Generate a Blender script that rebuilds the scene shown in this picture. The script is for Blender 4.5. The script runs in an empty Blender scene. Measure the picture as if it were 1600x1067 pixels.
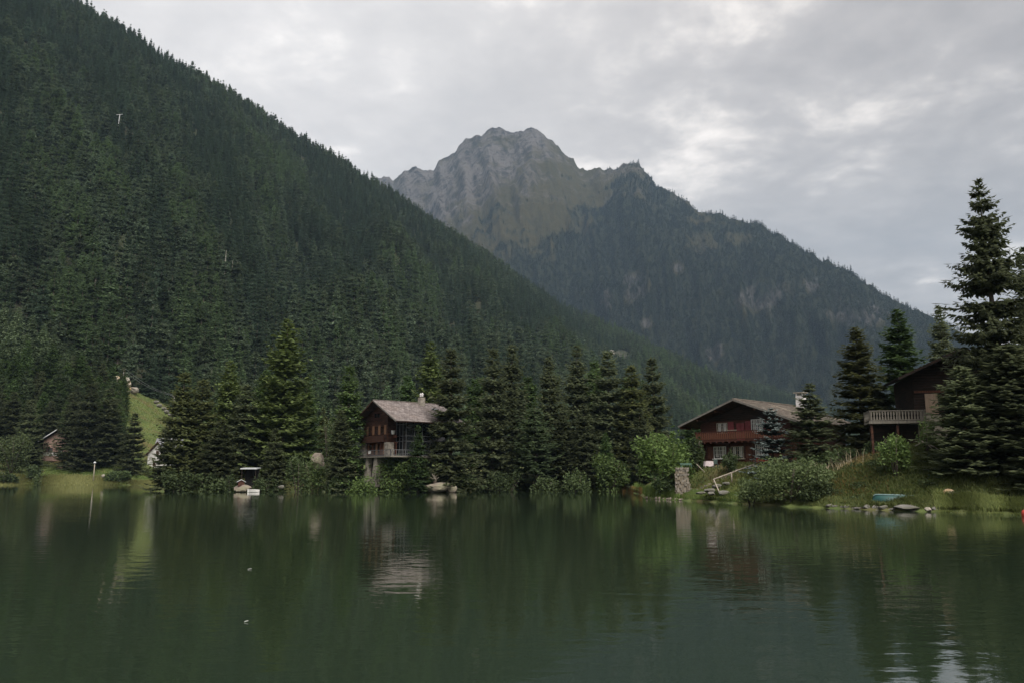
import bpy, math, random
import numpy as np
from mathutils import Vector, Matrix, noise as mn

random.seed(7)
rng = np.random.default_rng(7)
scn = bpy.context.scene
col = scn.collection
R = math.radians

# ---------------------------------------------------------------- camera
F = 1256.0           # focal length in pixels of the 1600 px wide photograph
CAMH = 2.8           # eye height above the lake
PITCH = math.atan((742 - 533.5) / F)
cp, sp_ = math.cos(PITCH), math.sin(PITCH)
cam_d = bpy.data.cameras.new('camera')
cam = bpy.data.objects.new('camera', cam_d)
col.objects.link(cam)
cam.location = (0, 0, CAMH)
cam.rotation_euler = (math.pi / 2 + PITCH, 0, 0)
cam_d.sensor_width = 36
cam_d.lens = F / 1600 * 36
cam_d.clip_start = 0.1
cam_d.clip_end = 40000
scn.camera = cam

# ---------------------------------------------------------------- sky, sun, exposure
SUN_EL, SUN_AZ = R(48), R(156)           # azimuth from +Y towards +X
sun_dir = Vector((math.sin(SUN_AZ) * math.cos(SUN_EL), math.cos(SUN_AZ) * math.cos(SUN_EL), math.sin(SUN_EL)))
world = bpy.data.worlds.new('World')
scn.world = world
world.use_nodes = True
wn, wl = world.node_tree.nodes, world.node_tree.links
wn.clear()


def nd(nodes, kind, **kw):
    n = nodes.new(kind)
    for k, v in kw.items():
        if k.startswith('i_'):
            n.inputs[k[2:].replace('_', ' ')].default_value = v
        else:
            setattr(n, k, v)
    return n


def wmath(op, a, b=None, c=None, clamp=False):
    m = wn.new('ShaderNodeMath'); m.operation = op; m.use_clamp = clamp
    for i, v in enumerate((a, b, c)):
        if v is None:
            continue
        if isinstance(v, (int, float)):
            m.inputs[i].default_value = v
        else:
            wl.new(v, m.inputs[i])
    return m.outputs[0]


wout = wn.new('ShaderNodeOutputWorld')
bg = wn.new('ShaderNodeBackground'); bg.inputs['Strength'].default_value = 0.1
wl.new(bg.outputs[0], wout.inputs[0])
sky = wn.new('ShaderNodeTexSky'); sky.sky_type = 'NISHITA'; sky.sun_disc = False
sky.sun_elevation = SUN_EL; sky.sun_rotation = SUN_AZ
tc = wn.new('ShaderNodeTexCoord')
sx = wn.new('ShaderNodeSeparateXYZ'); wl.new(tc.outputs['Generated'], sx.inputs[0])
zc = wmath('ADD', wmath('MAXIMUM', sx.outputs[2], 0.0), 0.16)
cxy = wn.new('ShaderNodeCombineXYZ')
wl.new(wmath('DIVIDE', sx.outputs[0], zc), cxy.inputs[0])
wl.new(wmath('DIVIDE', sx.outputs[1], zc), cxy.inputs[1])
cxy.inputs[2].default_value = 6.0
n_big = nd(wn, 'ShaderNodeTexNoise', i_Scale=1.5, i_Detail=5.0, i_Roughness=0.5); wl.new(cxy.outputs[0], n_big.inputs['Vector'])
n_mid = nd(wn, 'ShaderNodeTexNoise', i_Scale=4.6, i_Detail=8.0, i_Roughness=0.58, i_Distortion=0.3); wl.new(cxy.outputs[0], n_mid.inputs['Vector'])
n_fine = nd(wn, 'ShaderNodeTexNoise', i_Scale=11.0, i_Detail=7.0, i_Roughness=0.6); wl.new(cxy.outputs[0], n_fine.inputs['Vector'])
nsum = wmath('ADD', wmath('MULTIPLY', n_big.outputs[0], 0.46), wmath('ADD', wmath('MULTIPLY', n_mid.outputs[0], 0.36), wmath('MULTIPLY', n_fine.outputs[0], 0.18)))
ramp = wn.new('ShaderNodeValToRGB'); wl.new(nsum, ramp.inputs[0])
e = ramp.color_ramp.elements
e[0].position = 0.36; e[0].color = (0.1103, 0.1002, 0.09375, 1)
e[1].position = 0.66; e[1].color = (0.3943, 0.3579, 0.3256, 1)
for p, c in ((0.45, (0.1341, 0.1213, 0.1131, 1)), (0.515, (0.1593, 0.1446, 0.1345, 1)), (0.55, (0.194, 0.1763, 0.1624, 1)), (0.59, (0.2641, 0.2396, 0.2182, 1))):
    q = e.new(p); q.color = c
dotn = wn.new('ShaderNodeVectorMath'); dotn.operation = 'DOT_PRODUCT'
wl.new(tc.outputs['Generated'], dotn.inputs[0]); dotn.inputs[1].default_value = (-0.30, 0.74, 0.60)      # the thin bright part of the cloud, upper left
glow = wmath('MULTIPLY', wmath('POWER', wmath('MAXIMUM', dotn.outputs['Value'], 0.0), 7.0), 0.133)
addc = wn.new('ShaderNodeMixRGB'); addc.blend_type = 'ADD'; addc.inputs[0].default_value = 1
wl.new(ramp.outputs[0], addc.inputs[1]); wl.new(glow, addc.inputs[2])
scl = wn.new('ShaderNodeVectorMath'); scl.operation = 'SCALE'; scl.inputs['Scale'].default_value = 10.0
wl.new(addc.outputs[0], scl.inputs[0])
mixs = wn.new('ShaderNodeMixRGB'); mixs.inputs[0].default_value = 0.96
wl.new(sky.outputs[0], mixs.inputs[1]); wl.new(scl.outputs[0], mixs.inputs[2])
wl.new(mixs.outputs[0], bg.inputs[0])

sun_d = bpy.data.lights.new('sun', 'SUN')
sun_d.energy = 1.5; sun_d.angle = R(45); sun_d.color = (1, 0.95, 0.88)
sun_o = bpy.data.objects.new('sun', sun_d); col.objects.link(sun_o)
sun_o.rotation_euler = (-sun_dir).to_track_quat('-Z', 'Y').to_euler()
sun_o.location = (-200, 300, 400)

scn.view_settings.view_transform = 'Standard'
scn.view_settings.look = 'None'
scn.view_settings.gamma = 1
scn.view_settings.use_curve_mapping = False
scn.view_settings.exposure = 1.8
scn.render.engine = 'CYCLES'
scn.cycles.use_denoising = True
scn.cycles.max_bounces = 6
scn.cycles.diffuse_bounces = 3
scn.cycles.glossy_bounces = 3
scn.cycles.transmission_bounces = 2
scn.cycles.volume_bounces = 0
scn.cycles.caustics_reflective = False
scn.cycles.caustics_refractive = False


# ---------------------------------------------------------------- helpers
def P(px, py, D):
    """the place at depth D (metres along +Y) that the photograph's pixel shows"""
    u, v = (px - 800) / F, (533.5 - py) / F
    k = D / (cp - v * sp_)
    return Vector((u * k, D, CAMH + (sp_ + v * cp) * k))


def G(px, py, z=0.0):
    """the place on the level z that the photograph's pixel shows"""
    u, v = (px - 800) / F, (533.5 - py) / F
    k = (z - CAMH) / (sp_ + v * cp)
    return Vector((u * k, (cp - v * sp_) * k, z))


def PX(p):
    """photograph pixels of world points (n,3)"""
    p = np.asarray(p, float)
    x, y, z = p[..., 0], p[..., 1], p[..., 2] - CAMH
    fw = np.maximum(y * cp + z * sp_, 1e-3)
    up = -y * sp_ + z * cp
    return 800 + F * x / fw, 533.5 - F * up / fw


def tag(o, label=None, cat=None, group=None, kind=None):
    if label: o['label'] = label
    if cat: o['category'] = cat
    if group: o['group'] = group
    if kind: o['kind'] = kind
    return o


def link(name, me, parent=None, loc=None):
    o = bpy.data.objects.new(name, me)
    col.objects.link(o)
    if parent is not None: o.parent = parent
    if loc is not None: o.location = loc
    return o


def empty(name, loc, rz=0.0):
    o = bpy.data.objects.new(name, None)
    col.objects.link(o)
    o.location = loc; o.rotation_euler = (0, 0, rz); o.empty_display_size = 0.3
    return o


def quads_mesh(name, V, mats, idx=None, smooth=False):
    """V (n,k,3): n loose faces of k corners each"""
    V = np.asarray(V, dtype=np.float32)
    n, k = V.shape[:2]
    me = bpy.data.meshes.new(name)
    me.vertices.add(n * k); me.vertices.foreach_set('co', V.ravel())
    me.loops.add(n * k); me.loops.foreach_set('vertex_index', np.arange(n * k, dtype=np.int32))
    me.polygons.add(n); me.polygons.foreach_set('loop_start', np.arange(0, n * k, k, dtype=np.int32))
    for m in (mats if isinstance(mats, (list, tuple)) else [mats]): me.materials.append(m)
    if idx is not None: me.polygons.foreach_set('material_index', np.asarray(idx, dtype=np.int32))
    me.update(calc_edges=True)
    return me


class MB:
    """collects shapes into one mesh"""
    def __init__(s): s.v, s.f, s.m, s.mi = [], [], [], 0
    def add(s, vs, fs):
        b = len(s.v); s.v += [tuple(v) for v in vs]
        s.f += [tuple(b + i for i in f) for f in fs]; s.m += [s.mi] * len(fs)
        return s
    def box(s, c, d, rot=None):
        M_ = rot if rot is not None else Matrix.Identity(3)
        c = Vector(c); h = [x / 2 for x in d]
        vs = [c + M_ @ Vector((sx_ * h[0], sy * h[1], sz * h[2])) for sz in (-1, 1) for sy in (-1, 1) for sx_ in (-1, 1)]
        return s.add(vs, [(0, 2, 3, 1), (4, 5, 7, 6), (0, 1, 5, 4), (2, 6, 7, 3), (0, 4, 6, 2), (1, 3, 7, 5)])
    def beam(s, a, b, w, h):
        a, b = Vector(a), Vector(b); d = b - a
        q = d.to_track_quat('X', 'Z').to_matrix()
        return s.box((a + b) / 2, (d.length, w, h), q)
    def tube(s, pts, rad, n=7, cap=True):
        pts = [Vector(p) for p in pts]
        rad = rad if isinstance(rad, (list, tuple)) else [rad] * len(pts)
        vs, fs = [], []
        for i, p in enumerate(pts):
            d = (pts[min(i + 1, len(pts) - 1)] - pts[max(i - 1, 0)]).normalized()
            ux = d.orthogonal().normalized(); uy = d.cross(ux)
            if abs(d.z) > 0.8: ux = (Vector((1, 0, 0)) - d * d.x).normalized(); uy = d.cross(ux)
            for k in range(n):
                a = 2 * math.pi * k / n
                vs.append(p + (ux * math.cos(a) + uy * math.sin(a)) * rad[i])
        for i in range(len(pts) - 1):
            for k in range(n):
                fs.append((i * n + k, i * n + (k + 1) % n, (i + 1) * n + (k + 1) % n, (i + 1) * n + k))
        if cap:
            fs.append(tuple(reversed(range(n)))); fs.append(tuple(range((len(pts) - 1) * n, len(pts) * n)))
        return s.add(vs, fs)
    def prism(s, poly, axis, a, b):
        """polygon in the two other axes, pushed along axis from a to b"""
        def mk(p, t):
            return {'x': (t, p[0], p[1]), 'y': (p[0], t, p[1]), 'z': (p[0], p[1], t)}[axis]
        n = len(poly)
        vs = [mk(p, a) for p in poly] + [mk(p, b) for p in poly]
        fs = [tuple(range(n)), tuple(reversed(range(n, 2 * n)))]
        fs += [(i, i + n, (i + 1) % n + n, (i + 1) % n) for i in range(n)]
        return s.add(vs, fs)
    def mesh(s, name, mats, smooth=False):
        me = bpy.data.meshes.new(name)
        me.from_pydata(s.v, [], s.f)
        for m in (mats if isinstance(mats, (list, tuple)) else [mats]): me.materials.append(m)
        me.polygons.foreach_set('material_index', s.m)
        import bmesh
        bm = bmesh.new(); bm.from_mesh(me); bmesh.ops.recalc_face_normals(bm, faces=bm.faces[:]); bm.to_mesh(me); bm.free()
        if smooth: me.polygons.foreach_set('use_smooth', [True] * len(me.polygons))
        me.update()
        return me
    def build(s, name, mats, parent=None, smooth=False):
        return link(name, s.mesh(name, mats, smooth), parent)


# ---------------------------------------------------------------- materials
def mat_noise(name, c1, c2, scale=1.0, rough=0.8, bump=0.0, detail=6, stretch=(1, 1, 1), spec=0.3, c3=None, scale2=None, island=0.0, lo=0.38, hi=0.62, world_co=False, bdist=0.02):
    m = bpy.data.materials.new(name); m.use_nodes = True
    N, L = m.node_tree.nodes, m.node_tree.links
    b = N['Principled BSDF']; b.inputs['Roughness'].default_value = rough; b.inputs['Specular IOR Level'].default_value = spec
    t = N.new('ShaderNodeTexCoord'); mp = N.new('ShaderNodeMapping'); mp.inputs['Scale'].default_value = stretch
    if world_co:
        g = N.new('ShaderNodeNewGeometry'); L.new(g.outputs['Position'], mp.inputs[0])
    else:
        L.new(t.outputs['Object'], mp.inputs[0])
    n = nd(N, 'ShaderNodeTexNoise', i_Scale=scale, i_Detail=float(detail), i_Roughness=0.6); L.new(mp.outputs[0], n.inputs['Vector'])
    mr = N.new('ShaderNodeMapRange'); mr.inputs[1].default_value = lo; mr.inputs[2].default_value = hi; L.new(n.outputs[0], mr.inputs[0])
    mx = N.new('ShaderNodeMixRGB'); mx.inputs[1].default_value = (*c1, 1); mx.inputs[2].default_value = (*c2, 1); L.new(mr.outputs[0], mx.inputs[0])
    last = mx.outputs[0]
    if c3 is not None:
        n2 = nd(N, 'ShaderNodeTexNoise', i_Scale=scale2 or scale * 0.25, i_Detail=4.0); L.new(mp.outputs[0], n2.inputs['Vector'])
        mr2 = N.new('ShaderNodeMapRange'); mr2.inputs[1].default_value = 0.48; mr2.inputs[2].default_value = 0.66; L.new(n2.outputs[0], mr2.inputs[0])
        mx2 = N.new('ShaderNodeMixRGB'); L.new(last, mx2.inputs[1]); mx2.inputs[2].default_value = (*c3, 1); L.new(mr2.outputs[0], mx2.inputs[0]); last = mx2.outputs[0]
    if island:
        g2 = N.new('ShaderNodeNewGeometry')
        mr3 = N.new('ShaderNodeMapRange'); mr3.inputs[3].default_value = 1 - island; mr3.inputs[4].default_value = 1 + island; L.new(g2.outputs['Random Per Island'], mr3.inputs[0])
        sc = N.new('ShaderNodeVectorMath'); sc.operation = 'SCALE'; L.new(last, sc.inputs[0]); L.new(mr3.outputs[0], sc.inputs['Scale']); last = sc.outputs[0]
    L.new(last, b.inputs['Base Color'])
    if bump:
        bp = N.new('ShaderNodeBump'); bp.inputs['Strength'].default_value = bump; bp.inputs['Distance'].default_value = bdist
        L.new(n.outputs[0], bp.inputs['Height']); L.new(bp.outputs[0], b.inputs['Normal'])
    return m


def mat_leaf(name, c_dark, c_light, tint=None, tint_amt=0.5, transl=0.48, rough=0.65):
    """foliage: colour differs from spray to spray and from tree to tree"""
    m = bpy.data.materials.new(name); m.use_nodes = True
    N, L = m.node_tree.nodes, m.node_tree.links
    b = N['Principled BSDF']; b.inputs['Roughness'].default_value = rough; b.inputs['Specular IOR Level'].default_value = 0.25
    g = N.new('ShaderNodeNewGeometry'); oi = N.new('ShaderNodeObjectInfo')
    mx = N.new('ShaderNodeMixRGB'); mx.inputs[1].default_value = (*c_dark, 1); mx.inputs[2].default_value = (*c_light, 1)
    L.new(g.outputs['Random Per Island'], mx.inputs[0]); last = mx.outputs[0]
    if tint is not None:
        m2 = N.new('ShaderNodeMixRGB'); m2.inputs[2].default_value = (*tint, 1); L.new(last, m2.inputs[1])
        mm = N.new('ShaderNodeMath'); mm.operation = 'MULTIPLY'; mm.inputs[1].default_value = tint_amt
        L.new(oi.outputs['Random'], mm.inputs[0]); L.new(mm.outputs[0], m2.inputs[0]); last = m2.outputs[0]
    hs = N.new('ShaderNodeHueSaturation'); L.new(last, hs.inputs['Color'])
    mr = N.new('ShaderNodeMapRange'); mr.inputs[3].default_value = 0.7; mr.inputs[4].default_value = 1.35
    wn_ = N.new('ShaderNodeTexWhiteNoise'); wn_.noise_dimensions = '1D'; L.new(oi.outputs['Random'], wn_.inputs['W'])
    L.new(wn_.outputs['Value'], mr.inputs[0]); L.new(mr.outputs[0], hs.inputs['Value'])
    L.new(hs.outputs[0], b.inputs['Base Color'])
    if transl:
        tr = N.new('ShaderNodeBsdfTranslucent'); L.new(hs.outputs[0], tr.inputs[0])
        ms = N.new('ShaderNodeMixShader'); ms.inputs[0].default_value = transl
        L.new(b.outputs[0], ms.inputs[1]); L.new(tr.outputs[0], ms.inputs[2]); L.new(ms.outputs[0], N['Material Output'].inputs[0])
    return m


MT = {}
MT['spruce'] = mat_leaf('spruce_needles', (0.08259, 0.1045, 0.05844), (0.1748, 0.2032, 0.1052), (0.045, 0.05, 0.02), 0.5)
MT['spruce_olive'] = mat_leaf('olive_needles', (0.072, 0.0864, 0.036), (0.144, 0.162, 0.0648), (0.08, 0.07, 0.03), 0.4)
MT['larch'] = mat_leaf('larch_needles', (0.05951, 0.0966, 0.03289), (0.119, 0.175, 0.05693), (0.06, 0.11, 0.04), 0.5, 0.3)
MT['larch_bright'] = mat_leaf('bright_larch_needles', (0.075, 0.105, 0.034), (0.14, 0.18, 0.058), None, 0, 0.3)
MT['pine'] = mat_leaf('pine_needles', (0.06728, 0.09717, 0.05232), (0.1402, 0.1869, 0.09344), (0.05, 0.075, 0.035), 0.5)
MT['pale_pine'] = mat_leaf('pale_pine_needles', (0.09, 0.1305, 0.0675), (0.18, 0.232, 0.1275), None, 0, 0.25)
MT['blue'] = mat_leaf('blue_spruce_needles', (0.024, 0.036, 0.032), (0.045, 0.062, 0.055), None, 0)
MT['blue_tip'] = mat_leaf('blue_spruce_shoots', (0.22, 0.27, 0.26), (0.34, 0.40, 0.38), None, 0)
MT['leaf'] = mat_leaf('green_leaves', (0.066, 0.11, 0.0308), (0.143, 0.209, 0.0605), (0.10, 0.14, 0.05), 0.4, 0.35)
MT['willow'] = mat_leaf('willow_leaves', (0.06, 0.085, 0.036), (0.115, 0.15, 0.062), (0.11, 0.14, 0.05), 0.4, 0.3)
MT['dark_leaf'] = mat_leaf('dark_shrub_leaves', (0.04504, 0.07078, 0.02831), (0.09007, 0.1287, 0.05148), (0.06, 0.075, 0.03), 0.4, 0.3)
MT['f_spruce'] = mat_leaf('forest_spruce', (0.05978, 0.09824, 0.06602), (0.09532, 0.1403, 0.08845), (0.05, 0.07, 0.028), 0.6, 0.4)
MT['f_pine'] = mat_leaf('forest_pine', (0.08345, 0.1202, 0.07726), (0.1244, 0.1726, 0.1066), (0.07, 0.085, 0.036), 0.6, 0.4)
MT['f_larch'] = mat_leaf('forest_larch', (0.08573, 0.1354, 0.06772), (0.1323, 0.1901, 0.09234), (0.075, 0.11, 0.04), 0.5, 0.4)
MT['far_tree'] = mat_leaf('far_conifer', (0.01956, 0.03646, 0.02601), (0.03734, 0.05924, 0.04001), (0.055, 0.065, 0.03), 0.5, 0.0)
MT['bark'] = mat_noise('bark', (0.05, 0.038, 0.03), (0.12, 0.10, 0.085), 6, 0.95, 0.6, stretch=(1, 1, 0.25))
MT['grey_bark'] = mat_noise('grey_dead_bark', (0.16, 0.145, 0.13), (0.30, 0.28, 0.25), 4, 0.95, 0.5, stretch=(1, 1, 0.2))
MT['drift'] = mat_noise('weathered_wood', (0.20, 0.165, 0.13), (0.42, 0.37, 0.31), 5, 0.9, 0.5, stretch=(1, 1, 1))
MT['wood_dark'] = mat_noise('dark_larch_boards', (0.028, 0.014, 0.010), (0.075, 0.034, 0.022), 2.2, 0.85, 0.4, stretch=(1, 1, 6), c3=(0.10, 0.045, 0.028))
MT['wood_red'] = mat_noise('red_brown_boards', (0.048, 0.018, 0.012), (0.088, 0.032, 0.021), 2.0, 0.8, 0.4, stretch=(1, 1, 6), c3=(0.075, 0.028, 0.02))
MT['wood_orange'] = mat_noise('oiled_orange_boards', (0.085, 0.032, 0.019), (0.15, 0.06, 0.034), 2.5, 0.75, 0.3, stretch=(6, 6, 0.6))
MT['red_paint'] = mat_noise('red_door_paint', (0.25, 0.03, 0.022), (0.36, 0.05, 0.035), 3, 0.6, 0.1)
MT['plum_paint'] = mat_noise('dull_red_shutter_paint', (0.16, 0.03, 0.035), (0.21, 0.045, 0.048), 3, 0.6, 0.1)
MT['shutter_brown'] = mat_noise('shutter_brown', (0.20, 0.105, 0.06), (0.30, 0.17, 0.10), 3, 0.7, 0.2, stretch=(4, 4, 0.6))
MT['wood_pale'] = mat_noise('silvered_boards', (0.26, 0.22, 0.17), (0.44, 0.385, 0.31), 3, 0.85, 0.3, stretch=(5, 5, 0.7))
MT['shutter_pink'] = mat_noise('faded_shutter_boards', (0.36, 0.26, 0.19), (0.48, 0.36, 0.27), 3, 0.8, 0.2, stretch=(5, 5, 0.5))
MT['shingle'] = mat_noise('weathered_roof_shingles', (0.15, 0.125, 0.118), (0.255, 0.222, 0.212), 1.2, 0.85, 0.3, island=0.22, c3=(0.20, 0.165, 0.15))
MT['shingle_brown'] = mat_noise('brown_roof_shingles', (0.12, 0.10, 0.082), (0.21, 0.178, 0.15), 1.2, 0.85, 0.3, island=0.25, c3=(0.14, 0.125, 0.10))
MT['roof_dark'] = mat_noise('dark_roof', (0.05, 0.045, 0.042), (0.09, 0.08, 0.075), 2, 0.8, 0.2)
MT['roof_grey'] = mat_noise('pale_grey_roof', (0.30, 0.30, 0.33), (0.38, 0.38, 0.41), 2, 0.6, 0.2, island=0.1)
MT['metal_pale'] = mat_noise('pale_sheet_metal', (0.45, 0.47, 0.48), (0.56, 0.57, 0.58), 2, 0.45, 0.1, spec=0.5)
MT['metal_grey'] = mat_noise('galvanised_metal', (0.30, 0.31, 0.32), (0.40, 0.41, 0.42), 4, 0.5, 0.1, spec=0.5)
MT['white_wall'] = mat_noise('white_render', (0.62, 0.60, 0.60), (0.74, 0.72, 0.71), 2, 0.9, 0.2)
MT['cream_wall'] = mat_noise('stained_render', (0.34, 0.30, 0.24), (0.46, 0.42, 0.34), 1.5, 0.9, 0.3, c3=(0.25, 0.22, 0.17))
MT['pink_wall'] = mat_noise('pinkish_boards', (0.28, 0.18, 0.15), (0.36, 0.25, 0.21), 2, 0.85, 0.2, stretch=(4, 4, 0.6))
MT['white_paint'] = mat_noise('white_paint', (0.68, 0.67, 0.64), (0.78, 0.77, 0.74), 4, 0.5, 0.05)
MT['curtain'] = mat_noise('curtain_cloth', (0.40, 0.38, 0.35), (0.58, 0.56, 0.52), 5, 0.95, 0.2, stretch=(6, 6, 0.5))
MT['stone'] = mat_noise('wall_stone', (0.13, 0.115, 0.095), (0.24, 0.215, 0.18), 3, 0.9, 0.6, island=0.2, c3=(0.20, 0.18, 0.15))
MT['stone_pale'] = mat_noise('pale_stone', (0.20, 0.18, 0.15), (0.33, 0.30, 0.255), 3, 0.9, 0.5, island=0.15)
MT['stone_warm'] = mat_noise('warm_rubble', (0.20, 0.165, 0.12), (0.32, 0.27, 0.205), 3, 0.95, 0.5, c3=(0.22, 0.19, 0.15))
MT['rock_pink'] = mat_noise('pinkish_boulder', (0.17, 0.14, 0.115), (0.28, 0.235, 0.195), 2.5, 0.9, 0.8, c3=(0.20, 0.19, 0.13), scale2=1.2, bdist=0.06)
MT['rock_grey'] = mat_noise('grey_slab', (0.12, 0.115, 0.105), (0.24, 0.225, 0.205), 3, 0.9, 0.8, c3=(0.085, 0.082, 0.06), bdist=0.05)
MT['rock_tan'] = mat_noise('tan_rock', (0.32, 0.22, 0.12), (0.48, 0.36, 0.23), 1.5, 0.9, 0.7, c3=(0.40, 0.38, 0.34), bdist=0.06)
MT['boat'] = mat_noise('teal_boat_paint', (0.005, 0.05, 0.046), (0.009, 0.07, 0.063), 2.5, 0.5, 0.15, c3=(0.014, 0.055, 0.05), spec=0.5)
MT['boat_pale'] = mat_noise('pale_boat_trim', (0.12, 0.20, 0.20), (0.18, 0.27, 0.27), 4, 0.5, 0.1)
MT['red_float'] = mat_noise('red_plastic', (0.50, 0.05, 0.03), (0.58, 0.075, 0.045), 3, 0.45, 0.05, spec=0.5)
MT['green_paint'] = mat_noise('green_bench_paint', (0.05, 0.10, 0.075), (0.085, 0.145, 0.11), 4, 0.6, 0.1)
MT['teal_dark'] = mat_noise('dark_green_canvas', (0.03, 0.05, 0.045), (0.05, 0.075, 0.065), 4, 0.7, 0.1)
MT['cloth_pink'] = mat_noise('pale_pink_cloth', (0.46, 0.39, 0.40), (0.58, 0.50, 0.50), 5, 0.9, 0.3)
MT['dry_grass'] = mat_leaf('dry_grass', (0.17, 0.13, 0.05), (0.34, 0.26, 0.11), None, 0, 0.3)
MT['orange_grass'] = mat_leaf('orange_dry_grass', (0.15, 0.092, 0.03), (0.25, 0.16, 0.055), None, 0, 0.3)
MT['grass'] = mat_leaf('grass_blades', (0.0975, 0.1575, 0.036), (0.195, 0.2625, 0.075), None, 0, 0.35)
MT['grass_olive'] = mat_leaf('olive_grass_blades', (0.09, 0.124, 0.036), (0.21, 0.236, 0.08), None, 0, 0.35)
MT['straw'] = mat_leaf('bleached_stalks', (0.28, 0.23, 0.14), (0.48, 0.42, 0.30), None, 0, 0.1)
MT['reed'] = mat_leaf('reed_blades', (0.20, 0.215, 0.075), (0.36, 0.36, 0.14), None, 0, 0.3)
MT['deck_grey'] = mat_noise('grey_deck_boards', (0.13, 0.118, 0.10), (0.22, 0.20, 0.165), 3, 0.85, 0.3, stretch=(5, 5, 0.7))
MT['verge_grey'] = mat_noise('weathered_verge', (0.12, 0.11, 0.10), (0.19, 0.175, 0.155), 3, 0.85, 0.2)
MT['frame_grey'] = mat_noise('grey_frame_paint', (0.10, 0.105, 0.11), (0.15, 0.155, 0.16), 4, 0.6, 0.1)
MT['wood_black'] = mat_noise('almost_black_boards', (0.014, 0.010, 0.008), (0.03, 0.02, 0.015), 2.2, 0.85, 0.4, stretch=(1, 1, 6), c3=(0.04, 0.022, 0.016))
MT['black'] = mat_noise('painted_interior_shade', (0.006, 0.006, 0.006), (0.012, 0.011, 0.010), 2, 0.9)
MT['feather'] = mat_noise('white_feather', (0.75, 0.74, 0.72), (0.82, 0.81, 0.79), 20, 0.8)

g_m = bpy.data.materials.new('window_glass'); g_m.use_nodes = True
gb = g_m.node_tree.nodes['Principled BSDF']
gb.inputs['Base Color'].default_value = (0.012, 0.014, 0.016, 1); gb.inputs['Roughness'].default_value = 0.05
gb.inputs['Specular IOR Level'].default_value = 0.7
MT['glass'] = g_m

# ---------------------------------------------------------------- the lake's outline
shore_px = [(-330, 758), (-60, 757.5), (120, 757), (200, 757), (243, 758), (250, 763), (270, 766.5), (360, 767), (440, 766.5), (520, 766), (600, 766.5), (660, 768), (715, 768),
            (760, 766), (850, 766.5), (920, 767), (985, 768), (1003, 772), (1012, 778.5), (1060, 781), (1110, 783.5), (1160, 787), (1230, 791), (1290, 793), (1350, 795.5),
            (1430, 798), (1470, 799), (1540, 802), (1600, 804), (1680, 808), (1780, 817)]
shore = [tuple(G(*p)[:2]) for p in shore_px]
lake_poly = shore + [(44, 44), (50, 30), (44, 12), (25, 5), (-40, 4.5), (-110, 14), (-190, 90), (-235, 170)]
LP = np.array(lake_poly)


def lake_dist(x, y):
    """distance to the shoreline, positive on land"""
    x = np.asarray(x, float); y = np.asarray(y, float)
    best = np.full(x.shape, 1e12); inside = np.zeros(x.shape, bool)
    n = len(LP)
    for i in range(n):
        ax, ay = LP[i]; bx, by = LP[(i + 1) % n]
        dx, dy = bx - ax, by - ay
        t = np.clip(((x - ax) * dx + (y - ay) * dy) / (dx * dx + dy * dy), 0, 1)
        best = np.minimum(best, (x - ax - t * dx) ** 2 + (y - ay - t * dy) ** 2)
        cr = (ay > y) != (by > y)
        with np.errstate(divide='ignore', invalid='ignore'):
            inside ^= cr & (x < (bx - ax) * (y - ay) / (by - ay if by != ay else 1e-9) + ax)
    d = np.sqrt(best)
    return np.where(inside, -d, d)


ctrl_px = [  # pixel, pixel, depth of places on the ground
    (1015, 768, 99), (1080, 731, 94.2), (1110, 731, 93.2), (1140, 731, 92.4), (1180, 730, 92.5), (1095, 768, 87.8), (1130, 766, 86.8), (1095, 752, 90), (1130, 750, 89.2), (1075, 758, 92), (1160, 755, 86), (1240, 735, 90), (1290, 740, 85), (1330, 722, 83),
    (1400, 718, 73), (1345, 690, 86), (1440, 694, 73), (1500, 700, 74), (1600, 700, 76), (1470, 765, 66), (1380, 784.5, 68.0), (1380, 786, 66.3), (1330, 775, 69), (1425, 785, 67.5), (1360, 784, 68.8), (1440, 752, 67.5), (1380, 740, 71), (1600, 788, 61), (1530, 776, 64),
    (1700, 790, 58), (1800, 720, 70), (1150, 726, 104), (1250, 722, 104), (1350, 700, 100), (1480, 675, 95), (1060, 733, 108), (1000, 742, 125),
    (600, 748, 140), (615, 742, 147), (700, 742, 150), (800, 742, 150), (900, 742, 152), (1000, 740, 150), (495, 728, 146), (400, 745, 152), (300, 745, 152), (500, 742, 155), (600, 738, 170), (850, 736, 200),
    (60, 746, 240), (150, 744, 244), (210, 746, 243), (90, 727, 260), (240, 731, 262), (230, 688, 278), (218, 650, 297), (195, 606, 322), (0, 705, 256), (60, 645, 276), (60, 585, 302), (-100, 640, 280), (-100, 560, 310),
    (-300, 600, 300), (130, 650, 280), (130, 600, 310), (160, 700, 262), (300, 735, 200), (260, 690, 290), (280, 660, 322), (300, 735, 260), (400, 722, 310), (600, 715, 360), (900, 722, 440)]
ctrl = [tuple(P(*c)) for c in ctrl_px] + [(0, -3, 1.2), (-60, -5, 1.3), (60, -5, 1.5), (0, -60, 3), (80, 30, 4), (-260, 60, 5), (-200, 20, 3), (110, 90, 8), (130, 160, 9), (-320, 260, 30), (180, 330, 8), (-100, 180, 4)]
CT = np.array(ctrl)


def _phi(r2): return np.sqrt(r2 + 9.0)
_A = _phi(((CT[:, None, :2] - CT[None, :, :2]) ** 2).sum(-1)) + np.eye(len(CT)) * -0.6
_w = np.linalg.solve(_A, CT[:, 2] - 4.0)


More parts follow.
